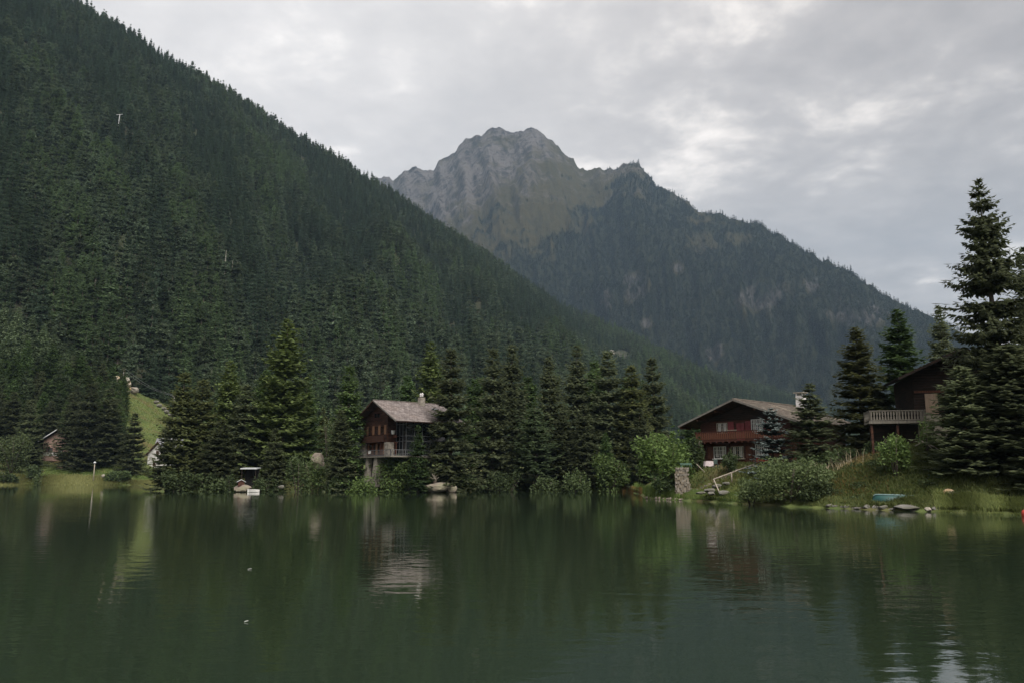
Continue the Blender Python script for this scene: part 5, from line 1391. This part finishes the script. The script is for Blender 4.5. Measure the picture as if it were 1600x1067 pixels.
mb = MB(); mb.tube([(X1 + .95, .5, 3.7), (X1 + .95, .5, 4.35)], [.26, .36], 10); mb.build('lampshade', MT['white_paint'], oc)
mb = MB(); mb.box((-.6, -2.0, .65), (.35, .3, .5)); mb.build('flower_box', MT['white_paint'], oc)

# ---- the upper chalet at right, behind the deck
a3_ = R(-14)
xd = Vector((math.cos(a3_), math.sin(a3_), 0))
UL = P(1431, 660, 79); zb3 = P(1431, 692, 79).z; W3 = 8.4
org = UL + xd * (W3 / 2)
uc = tag(empty('upper_chalet', (org.x, org.y, zb3), a3_), 'dark wooden chalet above the right bank with a pale railed deck', 'chalet')
fz = P(1431, 659, 79).z - zb3            # deck level
ez3, rz3 = fz + 4.15, fz + 6.9
def gab3(z0, z1):
    def f(z):
        if z is None: return (z0, z1)
        h = min(W3 / 2, max(0, (rz3 - .2 - z) * (W3 / 2 + 1.7) / (rz3 - ez3))); return (-h, h)
    return f
mb = MB(); stone_wall(mb, -W3 / 2 + .1, W3 / 2 - .1, .1, 8, -1.5, fz - .12, .5, 21); mb.build('basement', MT['cream_wall'], uc)
mb = MB(); mb.box((-W3 / 2 + 1.7, .02, fz - .95), (2.6, .2, 1.5)); mb.build('rendered_panel', MT['cream_wall'], uc)
mb = MB(); wall_boards(mb, gab3(fz, fz + 6.6), 0, .3, .26, 22); side_boards(mb, -W3 / 2, .3, 8.5, fz, ez3 + .5, .3, .26, 23, -1); side_boards(mb, W3 / 2, .3, 8.5, fz, ez3 + .5, .3, .26, 24); mb.build('wall', MT['wood_black'], uc)
mb = MB(); mb.box((-W3 / 2 + 1.7, -.08, fz + 2.95), (3.3, .16, .2)); mb.build('lintel', MT['wood_orange'], uc)
shutter(uc, -W3 / 2 + 1.55, fz + 1.75, 1.15, 2.0, -.03, 'shutter_pink', 4)
mb = MB(); mb.box((-W3 / 2 + 1.6, -.06, fz + .35), (1.4, .1, .6)); mb.build('bench_box', MT['cream_wall'], uc)
roof_plane(uc, 'roof', 0, rz3, -W3 / 2 - 1.7, ez3, -2.0, 9.5, 'roof_dark', 'wood_black', seed=8, verge='wood_black')
roof_plane(uc, 'roof', 0, rz3, W3 / 2 + 1.7, ez3, -2.0, 9.5, 'roof_dark', 'wood_black', seed=9, verge='wood_black')
# deck at the left of the house
DX0 = -W3 / 2 - 4.6; DX1 = -W3 / 2 + .4
mb = MB(); mb.box(((DX0 + DX1) / 2, -.7, fz - .1), (DX1 - DX0, 3.2, .18)); mb.box(((DX0 + DX1) / 2, -2.32, fz - .1), (DX1 - DX0 + .1, .08, .26)); mb.build('deck', MT['deck_grey'], uc)
railing(uc, [(DX0 + .08, .8), (DX0 + .08, -2.2), (DX1 - 2.4, -2.2), (DX1, -2.2), (DX1, -.2)], fz, 1.05, 'deck_grey', .24, .15, name='deck_railing', shape='waist')
for x in (DX0 + .2, (DX0 + DX1) / 2, DX1 - .4):
    mb = MB(); mb.box((x, -2.0, (fz - 2.4) / 2), (.2, .2, fz + 2.0)); mb.build('post', MT['wood_dark'], uc)
mb = MB(); mb.box(((DX0 + DX1) / 2, -.2, fz - 1.5), (DX1 - DX0 - .6, .2, 2.5)); mb.build('underdeck_wall', MT['wood_black'], uc)

# ---- the white house and the pink cabin at the far left
g = onG(243, 262)
wh = tag(empty('white_house', (g.x, 262, P(243, 731, 262).z - .5), R(-16)), 'white rendered house with a pale grey roof behind the lawn spruces', 'house')
HWW = 7.0
mb = MB(); mb.prism([(-HWW / 2, 0), (HWW / 2, 0), (HWW / 2, 5.0), (.6, 8.6), (-HWW / 2, 5.0)], 'y', 0, 6); mb.build('wall', MT['white_wall'], wh)
roof_plane(wh, 'roof', .6, 9.0, -HWW / 2 - .6, 4.6, -.8, 3.3, 'roof_dark', 'wood_dark', seed=12, verge='wood_dark', course=.6, wide=.8)
roof_plane(wh, 'roof', .6, 9.0, HWW / 2 + 1.0, 4.9, -.8, 3.3, 'roof_grey', 'wood_dark', seed=13, verge='wood_dark', course=.6, wide=.8)
window(wh, .2, 5.4, 1.0, 1.3, -.02, 'wood_orange', 2, 1, curtain=False); window(wh, 1.9, 5.4, .9, 1.3, -.02, 'wood_orange', 2, 1, curtain=False)
window(wh, -.8, 2.0, 1.0, 1.3, -.02, 'wood_orange', 2, 1, curtain=False)
mb = MB(); mb.prism([(-5.0, 5.2), (-3.3, 10.3), (2.6, 10.3), (2.6, 6.0)], 'y', 3.4, 9); mb.build('rear_roof', MT['roof_grey'], wh)
g = onG(84, 261); zb_ = P(84, 740, 261).z
pk = tag(empty('pink_cabin', (g.x, 261, zb_ - 1.0), R(22)), 'small timber cabin with pinkish boards and white base among the left spruces', 'cabin')
mb = MB(); mb.box((0, 3, 2.6), (7.0, 6, 5.2)); mb.build('basement', MT['wood_dark'], pk)
mb = MB(); mb.box((0, 2.95, 8.5), (7.4, 6.2, 6.6)); mb.prism([(-3.7, 11.8), (3.7, 11.8), (0, 14.6)], 'y', 0, 6); mb.build('wall', MT['pink_wall'], pk)
mb = MB(); mb.box((.2, -.2, 7.4), (7.2, .12, 1.1)); mb.build('balcony', MT['white_wall'], pk)
window(pk, 1.3, 8.6, 1.3, 1.6, -.17, 'wood_dark', 2, 1, curtain=False); window(pk, -1.6, 8.6, 1.3, 1.6, -.17, 'wood_dark', 2, 1, curtain=False)
roof_plane(pk, 'roof', 0, 15.2, -5.2, 11.2, -1.8, 7.0, 'roof_grey', 'wood_dark', seed=14, verge='metal_pale', course=.6, wide=.8)
roof_plane(pk, 'roof', 0, 15.2, 5.2, 11.2, -1.8, 7.0, 'roof_dark', 'wood_dark', seed=15, verge='wood_dark', course=.6, wide=.8)
mb = MB(); stone_wall(mb, 2.6, 4.4, -1.6, -.4, -.5, 5.0, .5, 41); mb.build('stair_pier', MT['stone_pale'], pk)

# ---------------------------------------------------------------- stone wall and terrace of the red chalet
zt = P(1060, 729, 94).z
sw_ = tag(empty('stone_wall', (P(1063, 742, 94).x, 94, 0), R(-12)), 'dry stone retaining wall holding the terrace of the red chalet', 'wall')
r = random.Random(5)
rows = 14; sh_ = (zt - .5) / rows
mb = MB(); mb.prism([(-.62, .3), (.85, .3), (.55, zt - .1), (-.45, zt - .1)], 'y', .12, 3.2); mb.build('core', MT['stone'], sw_)
blk = []
for v in range(5):
    q = MB(); rr = random.Random(v); q.box((0, 0, 0), (1, 1, 1)); q.v = [tuple(c + rr.uniform(-.09, .09) for c in p) for p in q.v]; blk.append(q.mesh('stone', MT['stone_warm' if v % 2 else 'stone']))
for k in range(rows):
    z = .45 + k * sh_; hw0 = -.62 + .25 * abs(k / rows - .5) - r.uniform(0, .12); hw1 = .75 + .45 * (1 - k / rows) ** 2 + r.uniform(-.1, .1); x = hw0
    while x < hw1 - .05:
        w = min(r.uniform(.16, .42), hw1 - x)
        o = link('stone', blk[r.randrange(5)], sw_, (x + w / 2, .04 - r.uniform(-.05, .13), z + sh_ / 2)); o.scale = (w * .96, .5, sh_ * r.uniform(.8, 1.05)); o.rotation_euler = (r.uniform(-.1, .1), r.uniform(-.12, .12), r.uniform(-.2, .2))
        x += w
    for j in range(4):                      # the visible right return
        o = link('stone', blk[r.randrange(5)], sw_, (hw1 - .1 + r.uniform(-.04, .04), .5 + j * .5, z + sh_ / 2)); o.scale = (.45, r.uniform(.36, .48), sh_ * .93)
q0 = P(1074, 731, 93.8); q1 = P(1150, 731, 91.6)
tw = tag(empty('terrace_wall', (q0.x, q0.y, 0), math.atan2(q1.y - q0.y, q1.x - q0.x)), 'low stone edging along the grassy terrace of the red chalet', 'wall')
Lt = (q1 - q0).length
x = 0
while x < Lt:
    w = r.uniform(.2, .6); o = link('coping_stone', blk[r.randrange(5)], tw, (x + w / 2, .2, Z1(*(q0.xy + (q1 - q0).xy * ((x + w / 2) / Lt))) + r.uniform(.08, .2))); o.scale = (w * .96, .5, r.uniform(.16, .3)); x += w
# things on the terrace
g0 = P(1063, 727, 95.2)
bn = tag(empty('garden_bench', (g0.x, 95.2, zt - .02), 0), 'pale green garden bench at the left end of the stone terrace', 'bench')
bn.scale = (1, 1, .6)
mb = MB(); mb.box((.68, 0, .42), (1.36, .4, .05)); mb.build('seat', MT['green_paint'], bn)
mb = MB(); mb.box((.68, .2, .66), (1.36, .05, .3)); mb.build('backrest', MT['green_paint'], bn)
for x in (.08, 1.28):
    mb = MB(); mb.box((x, 0, .2), (.07, .38, .4)); mb.build('leg', MT['green_paint'], bn)
gt = P(1108, 727, 93.6)
tb = tag(empty('garden_table', (gt.x, 93.8, zt - .1), 0), 'garden table under a pale pink cloth on the terrace', 'table')
mb = MB(); mb.box((0, 0, .74), (1.0, .8, .04)); mb.build('tabletop', MT['wood_pale'], tb)
for sx_ in (-.42, .42):
    for sy in (-.32, .32):
        mb = MB(); mb.box((sx_, sy, .36), (.06, .06, .72)); mb.build('leg', MT['wood_pale'], tb)
mb = MB(); n = 28
pr = [(math.copysign(abs(math.cos(2 * math.pi * k / n)) ** .5, math.cos(2 * math.pi * k / n)), math.copysign(abs(math.sin(2 * math.pi * k / n)) ** .5, math.sin(2 * math.pi * k / n))) for k in range(n)]
vs = [(gt.x + a * .52, 93.8 + b_ * .42, zt + .675) for a, b_ in pr] + [(gt.x + a * (.56 + .03 * (k % 2)), 93.8 + b_ * (.46 + .03 * (k % 2)), zt + .1 + .05 * math.sin(k * 1.7)) for k, (a, b_) in enumerate(pr)]
mb.add(vs, [tuple(range(n))] + [(k, (k + 1) % n, (k + 1) % n + n, k + n) for k in range(n)])
tag(mb.build('tablecloth', MT['cloth_pink']), 'pale pink cloth hanging over the garden table', 'tablecloth')
gt2 = P(1124, 727, 93.2)
for k, dx in enumerate((-.35, .75)):
    cr_ = tag(empty('garden_chair', (gt2.x + dx, 93.3, zt - .1), .3 * k), ('dark green garden chair next to the pink clothed table', 'dark green garden chair below the white window sill')[k], 'chair')
    mb = MB(); mb.box((0, 0, .44), (.46, .44, .04)); mb.build('seat', MT['teal_dark'], cr_)
    mb = MB(); mb.box((0, .22, .72), (.46, .04, .5)); mb.build('backrest', MT['teal_dark'], cr_)
    for sx_ in (-.2, .2):
        for sy in (-.19, .19):
            mb = MB(); mb.box((sx_, sy, .21), (.035, .035, .42)); mb.build('leg', MT['teal_dark'], cr_)
# handrail of peeled poles by the steps, and a pole leaning on the terrace
pA, pB, pC = P(1115, 748, 88.8), P(1180, 724, 91.5), P(1124, 766, 87.2)
hr_ = tag(empty('handrail', tuple(pC), 0), 'peeled wooden handrail sloping up beside the stone steps', 'handrail')
mb = MB(); mb.tube([pA - pC + Vector((-.1, 0, -.05)), pB - pC], [.075, .06], 7); mb.build('rail', MT['drift'], hr_, True)
for a in (.0, .42, .95):
    p = pA.lerp(pB, a) - pC; q = Vector((0, 0, -.2)) if a == 0 else Vector((p.x, p.y, Z1(p.x + pC.x, p.y + pC.y) - pC.z - .2))
    mb = MB(); mb.tube([q, p], [.075, .065], 7); mb.build('post', MT['drift'], hr_, True)
pD, pE = P(1088, 724, 93), P(1101, 737, 92.2)
mb = MB(); mb.tube([(0, 0, 0), pD - pE], [.05, .035], 6); o = mb.build('leaning_pole', MT['drift'], None, True); o.location = pE
tag(o, 'thin pale pole leaning against the grassy terrace edge', 'pole')

# ---------------------------------------------------------------- upturned boat
bA, bB = P(1358, 782, 68.6), P(1427, 783, 67.7)
zg = min(Z1(bA.x, bA.y), Z1(bB.x, bB.y))
bt = tag(empty('rowing_boat', ((bA.x + bB.x) / 2, 68.1, P(1392, 785, 68.1).z), math.atan2(bB.y - bA.y, bB.x - bA.x)), 'upturned teal rowing boat on the grass above the shore stones', 'boat')
Lb = (bB - bA).length; secs = []
for i in range(15):
    t = i / 14
    beam = .72 * min(1, (1 - (1 - min(t * 1.9, 1)) ** 2.2)) * (1 - .16 * max(0, t - .6) / .4) + .015
    bot = beam * .70
    keel = .62 + .06 * (1 - t) ** 2 - .26 * max(0, 1 - t * 5) ** 2
    gun = .02 + .10 * max(0, 1 - t * 2.4) ** 2
    x = -Lb / 2 + Lb * t + (.28 * max(0, 1 - t * 5) ** 2)
    secs.append([(x - (.22 * max(0, 1 - t * 5)), -beam, gun), (x - .1 * max(0, 1 - t * 5), -beam * .97, gun + (keel - gun) * .4), (x, -bot * .98, keel - .06), (x, -bot * .8, keel), (x, 0, keel + .03), (x, bot * .8, keel), (x, bot * .98, keel - .06), (x - .1 * max(0, 1 - t * 5), beam * .97, gun + (keel - gun) * .4), (x - (.22 * max(0, 1 - t * 5)), beam, gun)])
mb = MB(); k = len(secs[0])
mb.add([p for s in secs for p in s], [(i * k + j, i * k + j + 1, (i + 1) * k + j + 1, (i + 1) * k + j) for i in range(14) for j in range(k - 1)])
hull = mb.build('hull', MT['boat'], bt, True)
mb = MB(); mb.add([(p[0] + .004, p[1] * .99, p[2]) for p in secs[-1]] + [(p[0] + .04, p[1] * .99, p[2]) for p in secs[-1]], [tuple(range(k)), tuple(reversed(range(k, 2 * k)))] + [(i, i + 1, i + 1 + k, i + k) for i in range(k - 1)] + [(k - 1, 0, k, 2 * k - 1)]); mb.build('transom', MT['boat'], bt)
for sgn in (-1, 1):
    mb = MB(); mb.tube([(s[2][0], sgn * abs(s[2][1]) * .93, s[2][2] + .075) for s in secs[1:]], .028, 5); mb.build('chine_strip', MT['boat_pale'], bt)
    mb = MB(); mb.tube([(s[0][0], sgn * abs(s[0][1]), s[0][2] + .02) for s in secs], .03, 5); mb.build('gunwale', MT['boat'], bt)
mb = MB(); mb.tube([(s[4][0], 0, s[4][2] + .02) for s in secs[1:]], .03, 5); mb.build('keel', MT['boat_pale'], bt)
mb = MB(); mb.add([(s[3][0], -abs(s[3][1]) * 1.0, s[3][2] + .012) for s in secs[2:]] + [(s[5][0], abs(s[5][1]), s[5][2] + .012) for s in secs[2:]], [(i, i + 1, i + 14, i + 13) for i in range(12)]); mb.build('bottom_boards', MT['boat_pale'], bt)

# red float at the right edge
g = G(1603, 806)
fl = tag(empty('red_float', (g.x, g.y, 0), 0), 'red plastic mooring float on the water at the right picture edge', 'float')
mb = MB(); mb.tube([(0, 0, -.15), (0, 0, -.02), (0, 0, .18), (0, 0, .38), (0, 0, .46)], [.14, .25, .27, .22, .08], 16); mb.build('body', MT['red_float'], fl, True)
mb = MB(); mb.tube([(0, 0, .45), (0, 0, .54)], [.05, .05], 8); mb.build('ring', MT['white_paint'], fl)

# ---------------------------------------------------------------- lakeside shelter, little hut and white boat
sA = P(376, 731, 140.5); sB = P(402, 731, 140.5)
sh = tag(empty('lakeside_shelter', ((sA.x + sB.x) / 2, 141.5, .3), 0), 'open dark shelter with a flat pale metal roof at the water', 'shelter')
hw = (sB.x - sA.x) / 2; hz = sA.z - .3
mb = MB(); mb.box((0, 0, hz), (hw * 2, 2.4, .16), Matrix.Rotation(.06, 3, 'X')); mb.build('roof', MT['metal_pale'], sh)
for x in (-hw + .25, hw - .25):
    for y in (-.95, .95):
        mb = MB(); mb.box((x, y, hz / 2 - .2), (.1, .1, hz + .3)); mb.build('post', MT['wood_black'], sh)
mb = MB(); mb.box((0, 1.05, hz / 2), (hw * 2 - .4, .08, hz - .2)); mb.build('back_wall', MT['black'], sh)  # near-black colour paints in the shade inside the open shelter
mb = MB(); mb.box((-.2, -.2, .2), (hw * 2 + .3, 2.2, .14)); mb.build('floor', MT['wood_dark'], sh)
hp = P(376, 758, 138.6)
hu = tag(empty('little_hut', (hp.x, 138.8, hp.z - .1), R(20)), 'tiny wooden hut with a pale gable roof on the landing stone', 'hut')
mb = MB(); mb.prism([(-.5, 0), (.5, 0), (.5, .75), (0, 1.02), (-.5, .75)], 'y', -.4, .4); mb.build('wall', MT['wood_red'], hu)
for sgn in (-1, 1):
    mb = MB(); mb.prism([(0, 1.15), (sgn * .74, .74), (sgn * .74, .66), (0, 1.06)], 'y', -.6, .6); mb.build('roof', MT['metal_pale'], hu)
mb = MB(); mb.box((0, -.41, .35), (.35, .03, .6)); mb.build('door', MT['wood_dark'], hu)
bp_ = P(396, 766, 138)
wb = tag(empty('white_boat', (bp_.x, 138.0, 0), 0), 'small white rowing boat moored beside the landing stone', 'boat')
mb = MB(); S = []
for i in range(9):
    t = i / 8; bw = .55 * (1 - (2 * abs(t - .62)) ** 2.6 * (.8 if t < .62 else 1.5)); bw = max(bw, .06)
    x = -1.0 + 2.0 * t
    S.append([(x, -bw, .42 + .08 * (1 - t)), (x, -bw * .8, .05), (x, 0, -.12), (x, bw * .8, .05), (x, bw, .42 + .08 * (1 - t)), (x, bw * .86, .40 + .08 * (1 - t)), (x, 0, .12), (x, -bw * .86, .40 + .08 * (1 - t))])
mb.add([p for s in S for p in s], [(i * 8 + j, i * 8 + (j + 1) % 8, (i + 1) * 8 + (j + 1) % 8, (i + 1) * 8 + j) for i in range(8) for j in range(8)] + [tuple(range(8)), tuple(range(64, 72))])
mb.build('hull', MT['white_paint'], wb)
for x in (-.2, .5):
    mb = MB(); mb.box((x, 0, .36), (.22, .8, .04)); mb.build('seat', MT['wood_pale'], wb)
# driftwood stump on the boulder
g = P(679, 752, 135.2)
ds = empty('driftwood_stump', (g.x, 135.4, g.z - .15))
mb = MB(); mb.tube([(0, 0, 0), (.1, 0, .6), (-.05, 0, 1.1)], [.34, .26, .16], 8); mb.build('stump', MT['drift'], ds, True)
for k, (dx, dz) in enumerate(((-.55, 1.7), (-.1, 1.55), (.45, 1.35), (.75, .9), (-.7, .9))):
    mb = MB(); mb.tube([(0, 0, .55), (dx * .55, -.1, dz * .7), (dx, -.1 * k, dz)], [.13, .1, .03], 6); mb.build('root', MT['drift'], ds, True)
tag(ds, 'bleached driftwood stump with splayed roots behind the pinkish boulder', 'stump')
# fallen branches under the upper chalet
for k, (xa, ya, xb, yb, lab) in enumerate(((1446, 692, 1474, 707, 'long pale fallen branch below the upper chalet'), (1440, 688, 1460, 704, 'shorter pale fallen branch below the upper chalet, left of the long one'), (1430, 696, 1450, 690, 'thin branch lying level under the deck'))):
    a, b_ = P(xa, ya, 71.5), P(xb, yb, 70.6); mb = MB(); mb.tube([(0, 0, 0), (b_ - a) * .5 + Vector((0, 0, .12)), b_ - a], [.06, .05, .02], 5)
    o = mb.build('fallen_branch', MT['drift'], None, True); o.location = a; tag(o, lab, 'branch')

# ---------------------------------------------------------------- small things on the left shore
lp = onG(146.5, 243)
sl_ = tag(empty('lamp_post', tuple(lp)), 'thin pale lamp post on the left lawn by the big spruce', 'lamp post')
Hl = P(146.5, 723, 243).z - lp.z
mb = MB(); mb.tube([(0, 0, -.2), (0, 0, Hl)], [.14, .11], 8); mb.build('pole', MT['wood_pale'], sl_, True)
mb = MB(); mb.tube([(0, 0, Hl), (0, 0, Hl + .12), (0, 0, Hl + .5)], [.4, .44, .1], 8); mb.build('lamp_head', MT['metal_pale'], sl_)
for k in range(12):
    px, py = 94 + k * 2.6 + random.uniform(-1, 1), 727 + (k % 3) * 2.6; a = P(px, py, 253)
    mb = MB(); mb.tube([(-1.0, 0, 0), (1.0, random.uniform(-.3, .3), 0)], [.26, .22], 8)
    o = mb.build('log', MT['shutter_pink' if k % 3 else 'stone_pale'], None, True); o.location = (a.x, 253 + random.uniform(-.6, .6), a.z); o.rotation_euler = (0, random.uniform(-.2, .2), random.uniform(-.5, .5))
    tag(o, 'cut log lying in the heap below the pink cabin', 'log', 'logs in the heap below the pink cabin')
# power line down the meadow edge
poles = []
for px, py, D, H, lab in ((192, 600, 318, 6.5, 'wooden power pole among the tan rocks at the meadow top'), (270, 655, 290, 9.0, 'wooden power pole behind the olive spruces at the meadow edge'), (181, 668, 275, 9.5, 'thin grey pole at the left foot of the sloping meadow')):
    a = P(px, py, D); o = empty('power_pole', (a.x, D, a.z))
    MB().tube([(0, 0, -3), (0, 0, H)], [.15, .11], 7).build('pole', MT['grey_bark'], o, True)
    mb = MB(); mb.box((0, 0, H - .5), (1.6, .1, .12)); mb.build('crossarm', MT['grey_bark'], o)
    tag(o, lab, 'power pole'); poles.append((a, H))
for s_, lab in ((-.7, 'lower power cable hanging between the two meadow poles'), (.7, 'upper power cable hanging between the two meadow poles')):
    a = poles[0][0] + Vector((s_, 0, poles[0][1] - .4)); b_ = poles[1][0] + Vector((s_, 0, poles[1][1] - .4))
    mb = MB(); mb.tube([(b_ - a) * (k / 8) + Vector((0, 0, -1.6 * math.sin(math.pi * k / 8))) for k in range(9)], .02, 5)
    o = mb.build('power_cable', MT['metal_grey'], None, True); o.location = a; tag(o, lab, 'cable')
# lift pylon on the slope
g = on_hill(196, 214)
H = 22 * g.y / F + 6
py_ = tag(empty('lift_pylon', (g.x, g.y - 14, g.z - 4), R(25)), 'white T shaped lift pylon standing in the forest high on the slope', 'pylon')
mb = MB(); mb.tube([(0, 0, 0), (1.2, 0, H + 4)], [.42, .3], 8); mb.build('mast', MT['metal_grey'], py_, True)
mb = MB(); mb.beam((-1.6, 0, H + 3.2), (3.6, 0, H + 4.8), .35, .35); mb.build('crossarm', MT['metal_grey'], py_)
# two white feathers on the water
for px, py, lab in ((390, 889, 'white feather floating on the water, farther one'), (384.5, 971, 'white feather floating on the water, nearer one')):
    g = G(px, py, .01); s = .0022 * g.y
    mb = MB(); mb.add([(-s, 0, .0), (-s * .3, s * .25, .012), (s, .02, .02), (-s * .3, -s * .25, .008), (-s, 0, -.015), (s, .02, .004)], [(0, 3, 2, 1), (4, 1, 2, 5), (4, 5, 2, 3), (0, 1, 4), (0, 4, 3)])
    o = mb.build('feather', MT['feather']); o.location = (g.x, g.y, .02); tag(o, lab, 'feather')

# ---------------------------------------------------------------- air
hm = bpy.data.materials.new('haze'); hm.use_nodes = True
hn = hm.node_tree.nodes; hn.remove(hn['Principled BSDF'])
pv = hn.new('ShaderNodeVolumePrincipled'); pv.inputs['Density'].default_value = 5.2e-5; pv.inputs['Color'].default_value = (0.52, 0.74, 1.0, 1)
hm.node_tree.links.new(pv.outputs[0], hn['Material Output'].inputs['Volume'])
mb = MB(); mb.box((0, 3900, 1350), (14800, 10600, 2710))
tag(mb.build('haze', hm), 'thin blue air between the lake and the far mountain', kind='stuff')
